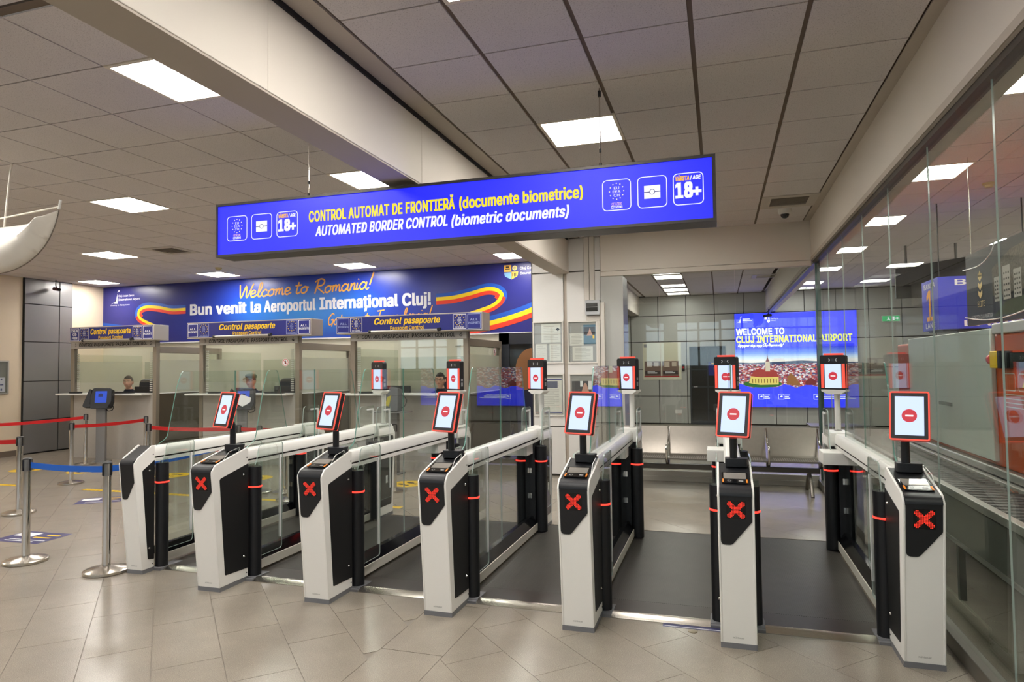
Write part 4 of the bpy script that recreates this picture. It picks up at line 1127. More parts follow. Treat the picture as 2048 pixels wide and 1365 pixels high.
skin_m = M('skin', (214, 166, 140), .5); body_me.materials.append(skin_m)
uni = M('uniform_navy', (24, 28, 44), .8); hair_m = M('hair_dark', (40, 32, 28), .8)
uni_me = bpy.data.meshes.new('uniform')
def uniform_mesh():
    keep_v = {}; V = []; F = []
    me = body_me
    for p in me.polygons:
        c = p.center
        if c.z > 1.17 or (c.y < -.33 and c.z > .70) or (c.z < .09): continue
        f = []
        for vi in p.vertices:
            if vi not in keep_v:
                v = me.vertices[vi]; q = v.co + v.normal * .009
                keep_v[vi] = len(V); V.append(tuple(q))
            f.append(keep_v[vi])
        F.append(f)
    g = G(); g.add(V, F); return g.mesh('uniform', uni)
uni_me = uniform_mesh()
shoe_me = G().sphere((-.145, -.47, .05), 1, 16, 10, .05, .13, .05).mesh('shoe', black_m)
def hair_mesh(full):
    g = G().sphere((0, 0, 0), 1, 32, 20)
    keep = []
    def ok(v):
        x, y, z = v
        return z > (.42 if y < -.55 else (.15 if y < 0 else -.35 + (0 if full else .1)))
    F = [f for f in g.F if all(ok(g.V[k]) for k in f)]
    sc_ = 1.04 if not full else 1.07
    g.V = [(v[0] * .078 * sc_ + HC.x, v[1] * .099 * sc_ + .004 + HC.y, v[2] * .119 * sc_ + HC.z) for v in g.V]
    g.F = F; g.I = [0] * len(F)
    return g.mesh('hair', hair_m)
hair_short = hair_mesh(False)
def face_detail(t):
    fp = Pl((HC.x, HC.y - .083, HC.z))
    g = G()
    for s in (-1, 1): g.sphere((s * .031 + HC.x, HC.y - .076, HC.z + .005), .0105, 12, 8)
    o = part('eyes', g, M('eye_white', (226, 222, 216), .3), t)
    g = G()
    for s in (-1, 1): g.sphere((s * .031 + HC.x, HC.y - .0825, HC.z + .005), .0055, 10, 6)
    part('irises', g, black_p, o)
    g = G()
    for s in (-1, 1): g.tube([(s * .016 + HC.x, HC.y - .096, HC.z + .024), (s * .032 + HC.x, HC.y - .096, HC.z + .029), (s * .049 + HC.x, HC.y - .085, HC.z + .023)], .0035, 6)
    part('eyebrows', g, hair_m, t)
    part('mouth', G().tube([(-.022 + HC.x, HC.y - .091, HC.z - .052), (HC.x, HC.y - .100, HC.z - .050), (.022 + HC.x, HC.y - .091, HC.z - .052)], .0042, 6), M('lips', (156, 98, 86), .5), t)
def officer(x, y, rz, label, extra):
    t = thing('person', label, 'person', (x, y, 0), rz); t.scale = (1.07,) * 3
    part('body', body_me, None, t); part('uniform', uni_me, None, t); part('hair', hair_short, None, t)
    for s in (0, 1):
        o = part('shoe', shoe_me, None, t); o.location.x = s * .29
    face_detail(t)
    if extra == 'cap':
        g = G().lathe((HC.x, HC.y + .01, HC.z), [(.084, .055), (.09, .075), (.092, .10), (.07, .125), (.02, .135)], 28, 1, 1.2)
        part('cap', g, M('cap_olive', (70, 96, 60), .8), t)
        part('cap_peak', G().prism(Pl((HC.x, HC.y, HC.z + .062), (1, 0, 0), (0, 1, .15)), rpoly([(-.07, -.16), (.07, -.16), (.085, -.06), (-.085, -.06)], .03, 4), 0, .006), M('cap_olive', (70, 96, 60), .8), t)
    if extra == 'glasses':
        g = G(); fp = Pl((HC.x, HC.y - .104, HC.z + .005))
        for s in (-1, 1):
            pts = [fp.p(a, b, 0) for a, b in rrect(s * .034 - .025, -.017, s * .034 + .025, .017, .01, 3)]
            g.tube(pts, .0022, 6, closed=True)
            g.tube([fp.p(s * .06, .01, 0), (s * .082 + HC.x, HC.y, HC.z + .012)], .002, 6)
        g.tube([fp.p(-.009, .004, 0), fp.p(.009, .004, 0)], .002, 6)
        part('glasses', g, black_m, t)
    if extra == 'mask':
        g = G().prism(Pl((HC.x - .05, HC.y - .115, HC.z - .02)), rrect(-.03, -.05, .03, .05, .01), -.012, 0)
        part('handset', g, black_m, t)
officer(-11.09, 10.22, R(30), 'short-haired officer in dark uniform seated in booth 1 and 2', '')
officer(-8.2, 10.22, R(12), 'officer with green cap seated in the middle booth', 'cap')
officer(-4.44, 10.22, R(10), 'officer with glasses seated low in the right booth', 'glasses')
def office_chair(x, y, rz, label, emblem=False):
    t = thing('office_chair', label, 'chair', (x, y, 0), rz, 'office chairs in the booths')
    lm = M('chair_leather', (30, 32, 40), .45)
    part('seat', G().prism(XY, rrect(-.25, -.24, .25, .24, .08), .34, .41), lm, t, .02)
    part('backrest', G().prism(Pl((0, .27, 0), (1, 0, 0), (0, .08, 1)), rpoly([(-.22, .50), (.22, .50), (.26, .9), (.24, 1.44), (-.24, 1.44), (-.26, .9)], [.05, .05, .1, .1, .1, .1], 5), -.05, .05), lm, t, .02)
    for s in (-1, 1): part('armrest', G().tube(spline([(s * .27, .2, .43), (s * .30, .1, .62), (s * .30, -.15, .64)], 4), .025, 8), black_m, t)
    part('column', G().cyl((0, 0, .1), (0, 0, .37), .03, 12), black_m, t)
    for k in range(5):
        a = 2 * PI * k / 5
        lg = part('foot', G().tube([(0, 0, .11), (.28 * math.cos(a), .28 * math.sin(a), .075)], [.028, .016], 8), black_m, t)
        part('caster', G().sphere((.29 * math.cos(a), .29 * math.sin(a), .03), .03, 10, 6), black_m, lg)
    if emblem: part('emblem', G().face(Pl((0, .20, 0), (1, 0, 0), (0, .08, 1)), [(.06, 1.22), (.17, 1.27), (.15, 1.34), (.10, 1.33)], .002), white_p, t)
office_chair(-11.02, 10.42, R(14), 'black leather office chair behind the short-haired officer', True)
office_chair(-7.66, 10.4, R(10), 'dark office chair beside the capped officer in the middle booth')
office_chair(-4.42, 10.42, R(8), 'black office chair behind the officer with glasses')

# ================================================================== QUEUE STANCHIONS
def stanchion(x, y, label, to=None, belt=None):
    t = thing('queue_stanchion', label, 'stanchion', (x, y, 0), 0, 'belt stanchions of the queue')
    part('base', G().lathe((0, 0, 0), [(.160, 0), (.165, .006), (.165, .022), (.150, .03), (.05, .048), (.034, .052)], 40), steel, t)
    part('pole', G().cyl((0, 0, .05), (0, 0, .79), .031, 24), chrome, t)
    part('cap', G().lathe((0, 0, 0), [(.0335, .765), (.0335, .862), (.028, .868)], 24), M('cap_steel', (150, 148, 146), .3, .9), t)
    part('cap_top', G().lathe((0, 0, 0), [(.034, .862), (.034, .868), (.026, .874)], 20), M('cap_black', (30, 30, 32), .35), t)
    g = G()
    for a in range(4):
        w = PI / 2 * a; dx, dy = math.cos(w), math.sin(w)
        g.box((dx * .034 - .007, dy * .034 - .007, .77), (dx * .034 + .007, dy * .034 + .007, .862))
    part('belt_clips', g, M('cap_black', (30, 30, 32), .35), t)
    if to:
        dx, dy = to[0] - x, to[1] - y; L = math.hypot(dx, dy); ux, uy = dx / L, dy / L
        g = G(); n = 14; V = []
        for i in range(n + 1):
            s_ = .045 + (L - .09) * i / n; sag = .025 * L * (1 - (2 * i / n - 1) ** 2) * .5
            V += [(ux * s_, uy * s_, .79 - sag), (ux * s_, uy * s_, .84 - sag)]
        F = [(2 * i, 2 * i + 2, 2 * i + 3, 2 * i + 1) for i in range(n)]
        nx, ny = -uy * .0015, ux * .0015
        m_ = len(V); V2 = V + [(a + nx, b + ny, c) for a, b, c in V]
        F += [tuple(m_ + k for k in f)[::-1] for f in F[:n]]
        F += [(2 * i, m_ + 2 * i, m_ + 2 * i + 2, 2 * i + 2) for i in range(n)] + [(2 * i + 1, 2 * i + 3, m_ + 2 * i + 3, m_ + 2 * i + 1) for i in range(n)]
        g.add(V2, F)
        part('belt', g, belt, t, label=('red' if belt is belt_red else 'blue') + ' webbing belt')
    return t
stanchion(-5.65, 4.19, 'nearest steel stanchion at the left, holding a blue belt', (-4.72, 4.15), belt_blue)
stanchion(-4.72, 4.15, 'steel stanchion right beside the narrow end gate, blue belt', (-4.87, 5.6), belt_blue)
stanchion(-7.64, 5.58, 'steel stanchion with red belt leaving the view at the left, in front of the pilaster', (-9.1, 5.45), belt_red)
stanchion(-8.93, 7.26, 'steel stanchion standing between the two yellow footprint discs', (-8.87, 8.5), belt_red)
stanchion(-10.49, 8.79, 'steel stanchion in front of the phone-like reader, red belt to the left', (-10.85, 6.9), belt_red)
stanchion(-8.87, 8.5, 'steel stanchion before the right corner of booth 1 and 2')
stanchion(-7.6, 7.33, 'steel stanchion holding the red belt towards the middle booth', (-6.16, 7.41), belt_red)
stanchion(-6.16, 7.41, 'steel stanchion behind the screen of the second gate', (-5.77, 7.33), belt_red)
stanchion(-5.77, 7.33, 'left steel stanchion of the close pair before the middle booth', (-5.42, 7.40), belt_red)
stanchion(-5.42, 7.40, 'right steel stanchion of the close pair before the middle booth')
stanchion(-4.87, 5.6, 'steel stanchion half hidden by the rail of the end gate, red belt', (-5.05, 7.0), belt_red)
stanchion(-5.05, 6.98, 'steel stanchion behind the end gate where the red belt ends')
stanchion(-4.08, 7.85, 'lone steel stanchion behind the third gate, without belt')
stanchion(-10.85, 6.9, 'steel stanchion outside the view at the far end of the red belt')
stanchion(-9.1, 5.45, 'steel stanchion outside the view at the left')

# ================================================================== FLOOR STICKERS
sticker_y = M('sticker_yellow', (232, 190, 30), .4); sticker_n = M('sticker_navy', (58, 56, 104), .4)
def foot_disc(x, y, rz, label):
    t = thing('floor_sticker', label, 'sticker', (x, y, .0006), rz, 'yellow footprint discs')
    part('disc', G().disc(XY, 0, 0, .245, 0, 40), sticker_y, t)
    g = G()
    for s in (-1, 1):
        g.disc(XY, s * .075, .04, .04, .0006, 20, .075).disc(XY, s * .07, -.085, .03, .0006, 18, .038)
    part('footprints', g, M('print_dark', (60, 56, 50), .6), t)
foot_disc(-10.93, 8.1, R(55), 'leftmost yellow footprint disc on the floor, partly behind a stanchion')
foot_disc(-9.82, 8.2, R(50), 'yellow footprint disc under the stanchion before booth 1 and 2')
foot_disc(-8.05, 8.22, R(80), 'yellow footprint disc seen through the end gate')
foot_disc(-4.15, 8.37, R(60), 'yellow footprint disc seen between the third and fourth gates')
foot_disc(-6.6, 8.3, R(60), 'yellow footprint disc before the middle booth')
def tape(x0, x1, y, label):
    t = thing('floor_tape', label, 'tape', ((x0 + x1) / 2, y, .0006), 0, 'yellow waiting lines')
    w = (x1 - x0) / 2
    part('strip', G().rect(XY, -w, -.05, w, .05), sticker_y, t)
    g = G(); n = int(2 * w / .07)
    for k in range(n):
        for b in (-.05, .04): g.face(XY, [(-w + k * .07, b), (-w + k * .07 + .03, b), (-w + k * .07 + .045, b + .01), (-w + k * .07 + .015, b + .01)], .0005)
    g.rect(XY, -w * .3, -.008, w * .3, .008, .0005)
    part('hatching', g, M('print_dark', (60, 56, 50), .6), t)
tape(-11.2, -9.42, 6.95, 'yellow waiting line at the left edge of the view')
tape(-8.32, -5.2, 6.95, 'long yellow waiting line behind the end gate')
tape(-4.4, -3.52, 6.94, 'short yellow waiting line seen beyond the third gate')
def floor_poster(x, y, w, d, rz, label):
    t = thing('floor_sticker', label, 'sticker', (x, y, .0006), rz)
    part('sheet', G().rect(XY, -w, -d, w, d), sticker_n, t)
    g = G().rect(XY, -w * .9, d * .1, -w * .1, d * .75, .0005).rect(XY, -w * .6, -d * .5, w * .9, -d * .42, .0005).rect(XY, -w * .6, -d * .75, w * .6, -d * .67, .0005)
    part('white_print', g, white_p, t)
    g = G().rect(XY, w * .05, -d * .05, w * .75, d * .12, .0005).rect(XY, w * .3, d * .4, w * .8, d * .6, .0005)
    part('yellow_print', g, sticker_y, t)
floor_poster(-6.42, 4.82, .29, .19, R(2), 'dark blue information sticker on the floor by the nearest stanchion')
floor_poster(-7.4, 6.42, .25, .2, R(35), 'small dark blue information sticker behind the stanchion by the end gate')
t = thing('floor_sticker', 'thin dark blue sticker edge along the metal threshold near the head-on gate', 'sticker', (-.2, 4.235, .0006))
part('sheet', G().rect(XY, -.17, -.03, .17, .02), sticker_n, t)
part('white_print', G().rect(XY, -.16, -.018, .17, -.01, .0005), white_p, t)
single('floor_drain', G().lathe((-.19, 4.17, .0003), [(.028, 0), (.028, .003), (.022, .004)], 24), M('drain_brass', (150, 140, 120), .4, .6), 'small round metal cap in the floor before the head-on gate', 'cap')

# ================================================================== HANGING SAIL
sl = thing('hanging_sail', 'white cloth sail with thin frame hanging from the ceiling at the left', 'decoration', (-6.08, 4.26, 2.48))
def sp_(x, z, y=0): return (x + 6.08, y, z - 2.48)
sail_w = M('sail_frame', (222, 214, 200), .4)
part('mast', G().tube([sp_(-5.99, 3.47), sp_(-6.02, 3.3), sp_(-6.05, 3.05), sp_(-6.08, 2.8), sp_(-6.11, 2.5)], .009, 8), sail_w, sl)
part('yard', G().tube([sp_(-6.85, 2.90), sp_(-6.09, 2.985), sp_(-5.42, 3.03)], .009, 8), sail_w, sl)
part('tip', G().tube([sp_(-5.40, 3.09), sp_(-5.42, 3.01)], .011, 8), M('sail_tip', (238, 236, 232), .4), sl)
arcR = spline([(-5.42, 3.0), (-5.47, 2.86), (-5.58, 2.70), (-5.75, 2.58), (-5.95, 2.51), (-6.12, 2.49)], 6)
part('hull_rib', G().tube([sp_(a, b, .0) for a, b in arcR], .006, 8), M('sail_rib', (120, 110, 100), .4), sl)
top_ = spline([(-5.43, 2.97), (-5.6, 2.925), (-5.85, 2.905), (-6.12, 2.90)], 12)
arc2 = [arcR[int(i * (len(arcR) - 1) / (len(top_) - 1))] for i in range(len(top_))]
V, F = [], []; m_ = 9
for i in range(len(top_)):
    for j in range(m_):
        k = j / (m_ - 1); a = top_[i][0] * (1 - k) + arc2[i][0] * k; b = top_[i][1] * (1 - k) + arc2[i][1] * k
        V.append(sp_(a, b, -.16 * math.sin(PI * k) * min(1, i / 8)))
for i in range(len(top_) - 1):
    for j in range(m_ - 1): F.append((i * m_ + j, i * m_ + j + 1, (i + 1) * m_ + j + 1, (i + 1) * m_ + j))
V2 = [(2 * .04 - .115 - x if False else -.07 - x, y, z) for x, y, z in V]
g = G().add(V, F)
cl = part('sail_cloth', g, cloth_m, sl)
so = cl.modifiers.new('cloth thickness', 'SOLIDIFY'); so.thickness = .003
g = G().add(V2, [f[::-1] for f in F]); cl = part('sail_cloth', g, cloth_m, sl)
so = cl.modifiers.new('cloth thickness', 'SOLIDIFY'); so.thickness = .003

# ================================================================== SMALL FIXTURES
def camera_arm(loc, rz, label, red=False, top=.18):
    t = thing('security_camera', label, 'camera', loc, rz)
    part('bracket', G().tube([(0, 0, top), (0, 0, .05), (0, -.03, .02)], .012, 8), black_m, t)
    part('camera_body', G().cyl((0, .07, .0), (0, -.13, -.03), .035, 14), M('camera_maroon', (92, 24, 30), .4) if red else black_m, t)
    part('lens', G().cyl((0, -.13, -.03), (0, -.155, -.034), .03, 14), gloss_black, t)
camera_arm((-12.8, 10.02, 3.30), R(75), 'dark red security camera before the grey pilaster', True)
camera_arm((1.19, 17.5, 2.80), R(-50), 'black security camera at the end of the right beam, behind the back glass', False, .145)
camera_arm((-2.55, 9.0, 3.30), R(20), 'small black security camera beside the end of the long beam')
dm = thing('dome_camera', 'white dome security camera on the ceiling by the back beam', 'camera', (.80, 8.62, CZ))
part('dome_base', G().lathe((0, 0, 0), [(.06, -.06), (.075, -.04), (.078, 0)], 28), M('dome_white', (226, 222, 214), .4), dm)
part('dome_glass', G().sphere((0, 0, -.062), .05, 20, 12), gloss_black, dm)
def vent(x, y, label, slats):
    t = thing('air_vent', label, 'vent', (x, y, CZ))
    vm = M('vent_paint', (196, 188, 176), .5)
    g = G()
    for a, b in (((-.3, -.3, -.006), (.3, -.20, .016)), ((-.3, .20, -.006), (.3, .3, .016)), ((-.3, -.2, -.006), (-.2, .2, .016)), ((.2, -.2, -.006), (.3, .2, .016))): g.box(a, b)
    part('vent_frame', g, vm, t)
    part('vent_void', G().box((-.2, -.2, .02), (.2, .2, .026)), gap_m, t)
    for k in range(slats):
        yy = -.18 + .36 * k / (slats - 1)
        part('slat', G().add([(-.2, yy - .018, -.004), (.2, yy - .018, -.004), (.2, yy + .006, .016), (-.2, yy + .006, .016), (-.2, yy - .016, -.006), (.2, yy - .016, -.006), (.2, yy + .008, .014), (-.2, yy + .008, .014)],
                           [(0, 1, 2, 3), (7, 6, 5, 4), (0, 4, 5, 1), (3, 2, 6, 7), (0, 3, 7, 4), (1, 5, 6, 2)]), vm, t)
vent(.806, 8.195, 'white slatted air vent in the ceiling near the dome camera', 8)
vent(-8.08, 8.195, 'square air vent in the ceiling beside the light left of the sign', 6)
vent(1.0, 15.1, 'air vent in the waiting room ceiling behind the back glass', 6)
def smoke(x, y, label):
    t = thing('smoke_detector', label, 'detector', (x, y, CZ), 0)
    part('detector_base', G().lathe((0, 0, 0), [(.055, -.02), (.06, -.01), (.06, 0)], 20), M('detector_cream', (204, 190, 140), .5), t)
    part('detector_head', G().lathe((0, 0, 0), [(.02, -.05), (.035, -.045), (.04, -.02)], 18), M('detector_cream', (204, 190, 140), .5), t)
smoke(-8.67, 9.88, 'cream smoke detector on the ceiling above the welcome banner')
smoke(2.75, 8.1, 'cream smoke detector on the ceiling beyond the glass wall')
# notice frames on the column
def papers(kind, P, w, h, parent):
    pap = M('paper', (226, 224, 216), .7); ink = M('faint_ink', (168, 164, 158), .7)
    def sheet(x0, z0, x1, z1, lines=8, m_=pap):
        o = part('paper', G().slab(P, x0, z0, x1, z1, .001, .003), m_, parent)
        if lines:
            g = G(); dz = (z1 - z0) * .8 / lines
            for k in range(lines): g.rect(P, x0 + (x1 - x0) * .12, z1 - (z1 - z0) * .12 - k * dz - .004, x1 - (x1 - x0) * (.12 + .2 * ((k * 7) % 3 == 0)), z1 - (z1 - z0) * .12 - k * dz, .0036)
            part('print_lines', g, ink, o)
        return o
    if kind == 0:
        o = sheet(-.1, .0, .19, .27, 9)
        part('emblem', G().face(P, [(.12, .19), (.15, .165), (.18, .19), (.15, .215)], .0042), black_p, o)
        sheet(-.19, -.27, -.02, -.02, 7); sheet(.02, -.27, .19, -.02, 7)
    elif kind == 1:
        sheet(-.19, -.05, .02, .13, 7); sheet(-.15, -.27, .15, -.06, 8)
        o = sheet(.015, -.03, .19, .25, 0, M('poster_teal', (92, 128, 150), .5))
        part('poster_dark', G().rect(P, .02, .1, .185, .22, .0034), M('poster_dark', (60, 58, 62), .5), o)
        part('folded_hands', G().face(P, [(.06, .09), (.15, .09), (.125, .16), (.11, .205), (.095, .16)], .0038), M('poster_skin', (206, 160, 142), .5), o)
        part('yellow_mark', G().rect(P, .15, .05, .175, .10, .0036), yellow, o)
    elif kind == 2:
        o = sheet(-.16, -.27, .19, .25, 16)
        part('photo', G().rect(P, -.13, .10, .13, .20, .0042), M('photo_grey', (110, 112, 130), .6), o)
        part('blue_band', G().rect(P, -.16, .22, .19, .235, .004).rect(P, -.16, -.265, .19, -.25, .004), M('band_blue', (60, 66, 130), .5), o)
    else:
        o = sheet(-.18, -.2, .2, .2, 0, M('poster_grey', (84, 82, 84), .5))
        part('folded_hands', G().face(P, rpoly([(-.08, -.18), (.12, -.18), (.09, -.02), (.03, .17), (.0, .17), (-.06, -.02)], .03, 4), .0034), M('poster_skin', (206, 160, 142), .5), o)
        part('white_cuff', G().rect(P, -.06, .12, -.02, .2, .0036).rect(P, .06, .08, .12, .2, .0036), white_p, o)
def frame(cx, cz, w, h, y, kind, label):
    t = thing('notice_board', label, 'frame', (cx, y, cz), 0, 'framed notices on the column')
    P = Pl((0, -.003, 0))
    part('backing', G().slab(P, -w / 2, -h / 2, w / 2, h / 2, -.003, 0), M('frame_backing', (164, 162, 158), .5), t)
    g = G()
    for a in ((-w / 2, -h / 2, w / 2, -h / 2 + .018), (-w / 2, h / 2 - .018, w / 2, h / 2), (-w / 2, -h / 2 + .018, -w / 2 + .018, h / 2 - .018), (w / 2 - .018, -h / 2 + .018, w / 2, h / 2 - .018)): g.slab(P, *a, 0, .018)
    part('frame_profile', g, M('frame_white', (226, 222, 214), .35), t, .002)
    papers(kind, P, w, h, t)
    part('cover', G().rect(P, -w / 2 + .018, -h / 2 + .018, w / 2 - .018, h / 2 - .018, .012), clear, t)
frame(-2.405, 1.95, .46, .62, 9.488, 0, 'upper left notice frame on the column, papers with a dark diamond emblem')
frame(-1.89, 1.945, .44, .62, 9.488, 1, 'upper right notice frame on the column, with a blue and dark poster')
frame(-2.40, 1.18, .46, .62, 9.488, 2, 'lower left notice frame on the column, one long printed sheet')
frame(-1.875, 1.18, .44, .62, 9.488, 3, 'lower right notice frame on the column, poster of folded hands')
t = thing('notice_board', 'grey framed notice board on the cream left wall, cut by the view edge', 'board', (-12.995, 8.85, 1.515), R(90))
P = Pl((0, -.003, 0))
part('backing', G().slab(P, -.39, -.32, .39, .32, -.003, .004), M('board_green', (118, 120, 112), .6), t)
g = G()
for a in ((-.39, -.32, .39, -.295), (-.39, .295, .39, .32), (-.39, -.295, -.365, .295), (.365, -.295, .39, .295)): g.slab(P, *a, 0, .025)
part('frame_profile', g, frame_al, t)
o = part('paper', G().slab(P, -.3, -.27, .33, 0, .004, .006), M('paper_blue', (186, 190, 196), .6), t)
g = G()
for k in range(6): g.rect(P, -.25, -.05 - k * .035, .2, -.043 - k * .035, .0065)
g.rect(P, .25, -.05, .28, -.02, .0065).rect(P, .24, -.15, .30, -.12, .0065).rect(P, .25, -.25, .28, -.21, .0065)
part('print_lines', g, M('ink_blue', (84, 90, 120), .6), o)
# electrical box and cable trunking
eb = thing('fuse_box', 'grey fuse box with dark window on the column', 'box', (-1.72, 9.49, 2.33))
part('box_body', G().box((-.105, -.10, 0), (.105, 0, .21)), M('box_grey', (186, 188, 190), .4), eb, .006)
part('box_window', G().box((-.09, -.104, .05), (.075, -.10, .17)), M('smoked_window', (40, 40, 36), .1), eb)
part('breaker_row', G().box((-.09, -.106, .108), (.075, -.104, .116)), grey_p, eb)
def trunking(b, label):
    single('cable_trunking', G().box(*b), trunk, label, 'trunking', 'white cable trunking on the column', bevel=.004)
trunking(((-1.842, 9.44, 2.545), (-1.772, 9.49, CZ)), 'left vertical white trunking above the fuse box')
trunking(((-1.764, 9.43, 2.545), (-1.694, 9.49, CZ)), 'right vertical white trunking above the fuse box')
trunking(((-1.825, 9.46, 2.255), (-1.60, 9.49, 2.325)), 'short horizontal white trunking just below the fuse box')
trunking(((-1.668, 9.45, .0), (-1.628, 9.49, 2.25)), 'thin white trunking running down beside the right notice frames')
trunking(((-1.60, 9.36, .0), (-1.545, 9.419, 2.50)), 'tall white trunking down the edge of the grey pilaster')

# ================================================================== METAL BENCH
bmtl = M('bench_steel', (136, 130, 122), .36, .75, grain=.04, gscale=20)
bn_ = thing('waiting_bench', 'perforated metal waiting bench with chrome arms before the back glass', 'bench', (-.06, 8.9, 0))
prof = rpoly([(-.26, .40), (-.24, .425), (.10, .405), (.14, .42), (.27, .77), (.285, .775), (.265, .775), (.125, .43), (.09, .415), (-.24, .435)], 0, 1)
prof = [(-.19, .39), (.11, .40), (.15, .43), (.275, .775), (.262, .78), (.135, .44), (.10, .412), (-.175, .405), (-.19, .41)]
bk = Pl((0, .137, .44), (1, 0, 0), (0, .127, .34))
st_ = Pl((0, -.18, .405), (1, 0, 0), (0, 1, .02))
for i, x0 in enumerate((-1.21, -.60, .01, .62)):
    st = part('seat', G().prism(Pl((0, 0, 0), (0, 1, 0), (0, 0, 1)), prof, x0, x0 + .585), bmtl, bn_)
    g = G()
    for a in range(19):
        for b in range(11): g.disc(bk, x0 + .06 + a * .0258, .035 + b * .028, .006, .0015, 6)
        for b in range(8): g.disc(st_, x0 + .06 + a * .0258, .04 + b * .03, .006, .0015, 6)
    part('perforation', g, M('hole_pale', (246, 242, 234), .5), st)
for x in (-1.225, -.61, 0.0, .61, 1.215):
    part('arm', G().tube(spline([(x, .27, .76), (x, .10, .60), (x, -.02, .585), (x, -.20, .575), (x, -.24, .53), (x, -.20, .42), (x, -.12, .36)], 5), .014, 10), chrome, bn_)
    part('bracket', G().prism(Pl((x - .02, 0, 0), (0, 1, 0), (0, 0, 1)), [(-.16, .39), (.12, .40), (.05, .31), (-.05, .31)], 0, .04), M('bench_dark', (90, 86, 82), .4, .5), bn_)
part('beam', G().box((-1.2, -.04, .25), (1.2, .04, .315)), M('bench_dark', (90, 86, 82), .4, .5), bn_, .006)
for x in (-1.05, 1.08):
    part('leg', G().tube(spline([(x, .0, .25), (x, -.10, .2), (x, -.20, .10), (x, -.27, .0)], 5), .022, 10), bmtl, bn_)
    part('leg', G().tube(spline([(x, .0, .25), (x, .10, .2), (x, .20, .10), (x, .27, .0)], 5), .022, 10), bmtl, bn_)

# ================================================================== WAITING ROOM BEHIND THE GLASS
lb = thing('welcome_lightbox', 'large backlit blue welcome poster with a night view of the city', 'lightbox', (1.845, 18.40, .475))
LP = Pl((-1.845, -.085, -.475))
part('box_body', G().box((-1.445, -.08, 0), (1.445, 0, 2.435)), dark_case, lb)
lblue = M('lightbox_blue', (50, 61, 255), emit=1.7)
lf_ = part('light_face', G().rect(LP, .40, .475, 3.29, 2.91), lblue, lb)
def ramp_emit(name, axis, lo, hi, stops, voron=None):
    m = bpy.data.materials.new(name); m.use_nodes = True
    nt = m.node_tree; N = nt.nodes; L = nt.links; N.remove(N['Principled BSDF'])
    em = N.new('ShaderNodeEmission'); em.inputs[1].default_value = 1.25; geo = N.new('ShaderNodeNewGeometry'); cr = N.new('ShaderNodeValToRGB')
    if voron:
        mp = N.new('ShaderNodeMapping'); mp.inputs['Scale'].default_value = voron
        vo = N.new('ShaderNodeTexVoronoi'); vo.inputs['Scale'].default_value = 1
        L.new(geo.outputs['Position'], mp.inputs[0]); L.new(mp.outputs[0], vo.inputs['Vector'])
        sx = N.new('ShaderNodeSeparateColor'); L.new(vo.outputs['Color'], sx.inputs[0]); L.new(sx.outputs[0], cr.inputs[0]); cr.color_ramp.interpolation = 'CONSTANT'
    else:
        sx = N.new('ShaderNodeSeparateXYZ'); L.new(geo.outputs['Position'], sx.inputs[0])
        mr = N.new('ShaderNodeMapRange'); mr.inputs[1].default_value = lo; mr.inputs[2].default_value = hi
        L.new(sx.outputs[axis], mr.inputs[0]); L.new(mr.outputs[0], cr.inputs[0])
    e = cr.color_ramp.elements
    e[0].position, e[0].color = stops[0][0], lin(stops[0][1]) + (1,)
    e[1].position, e[1].color = stops[-1][0], lin(stops[-1][1]) + (1,)
    for p_, c_ in stops[1:-1]:
        k = e.new(p_); k.color = lin(c_) + (1,)
    L.new(cr.outputs[0], em.inputs[0]); L.new(em.outputs[0], N['Material Output'].inputs[0])
    MATS[name] = m
    return m
part('photo_sky', G().rect(LP, .40, 1.60, 3.29, 2.02, .001), ramp_emit('photo_sky', 2, 1.60, 2.02, [(0, (236, 226, 216)), (.2, (240, 234, 230)), (.38, (205, 226, 250)), (.62, (120, 155, 250)), (1, (58, 70, 255))]), lf_)
part('photo_hills', G().face(LP, [(.40, 1.50), (3.29, 1.50), (3.29, 1.62), (2.6, 1.63), (2.0, 1.67), (1.4, 1.64), (.8, 1.62), (.40, 1.64)], .002), M('photo_hills', (70, 84, 120), emit=.9), lf_)
part('photo_city', G().face(LP, [(.40, 1.12)] + [(.40 + i * .145, 1.02 + .05 * math.sin(i * 1.7)) for i in range(1, 20)] + [(3.29, 1.06), (3.29, 1.585), (2.3, 1.60), (1.4, 1.575), (.40, 1.59)], .003),
     ramp_emit('photo_city', 0, 0, 1, [(0, (150, 60, 74)), (.2, (225, 205, 215)), (.36, (160, 110, 130)), (.5, (80, 80, 130)), (.62, (206, 116, 106)), (.74, (240, 228, 232)), (.86, (176, 76, 76)), (.94, (110, 130, 110))], (22, 1, 48)), lf_)
part('photo_lawn', G().disc(LP, 1.05, 1.075, .47, .004, 30, .095), M('photo_green', (50, 120, 50), emit=.9), lf_)
part('photo_trees', G().face(LP, rpoly([(1.62, 1.05), (1.98, 1.03), (1.86, 1.22), (1.74, 1.36), (1.66, 1.26)], .04, 4), .0036), M('photo_autumn', (170, 110, 60), emit=.9), lf_)
part('photo_theatre', G().face(LP, rpoly([(2.06, 1.04), (2.33, 1.04), (2.33, 1.14), (2.2, 1.24), (2.08, 1.14)], .04, 4), .0038), M('photo_maroon', (130, 44, 50), emit=.9), lf_)
ch_ = part('photo_church', G().face(LP, [(.72, 1.10), (1.0, 1.05), (1.44, 1.06), (1.44, 1.26), (1.0, 1.25), (.78, 1.29)], .005), M('photo_yellow', (250, 222, 120), emit=1.0), lf_)
g = G()
for k in range(9): g.rect(LP, .80 + k * .072, 1.10, .822 + k * .072, 1.21, .0056)
part('church_windows', g, M('photo_amber', (150, 110, 50), emit=.9), ch_)
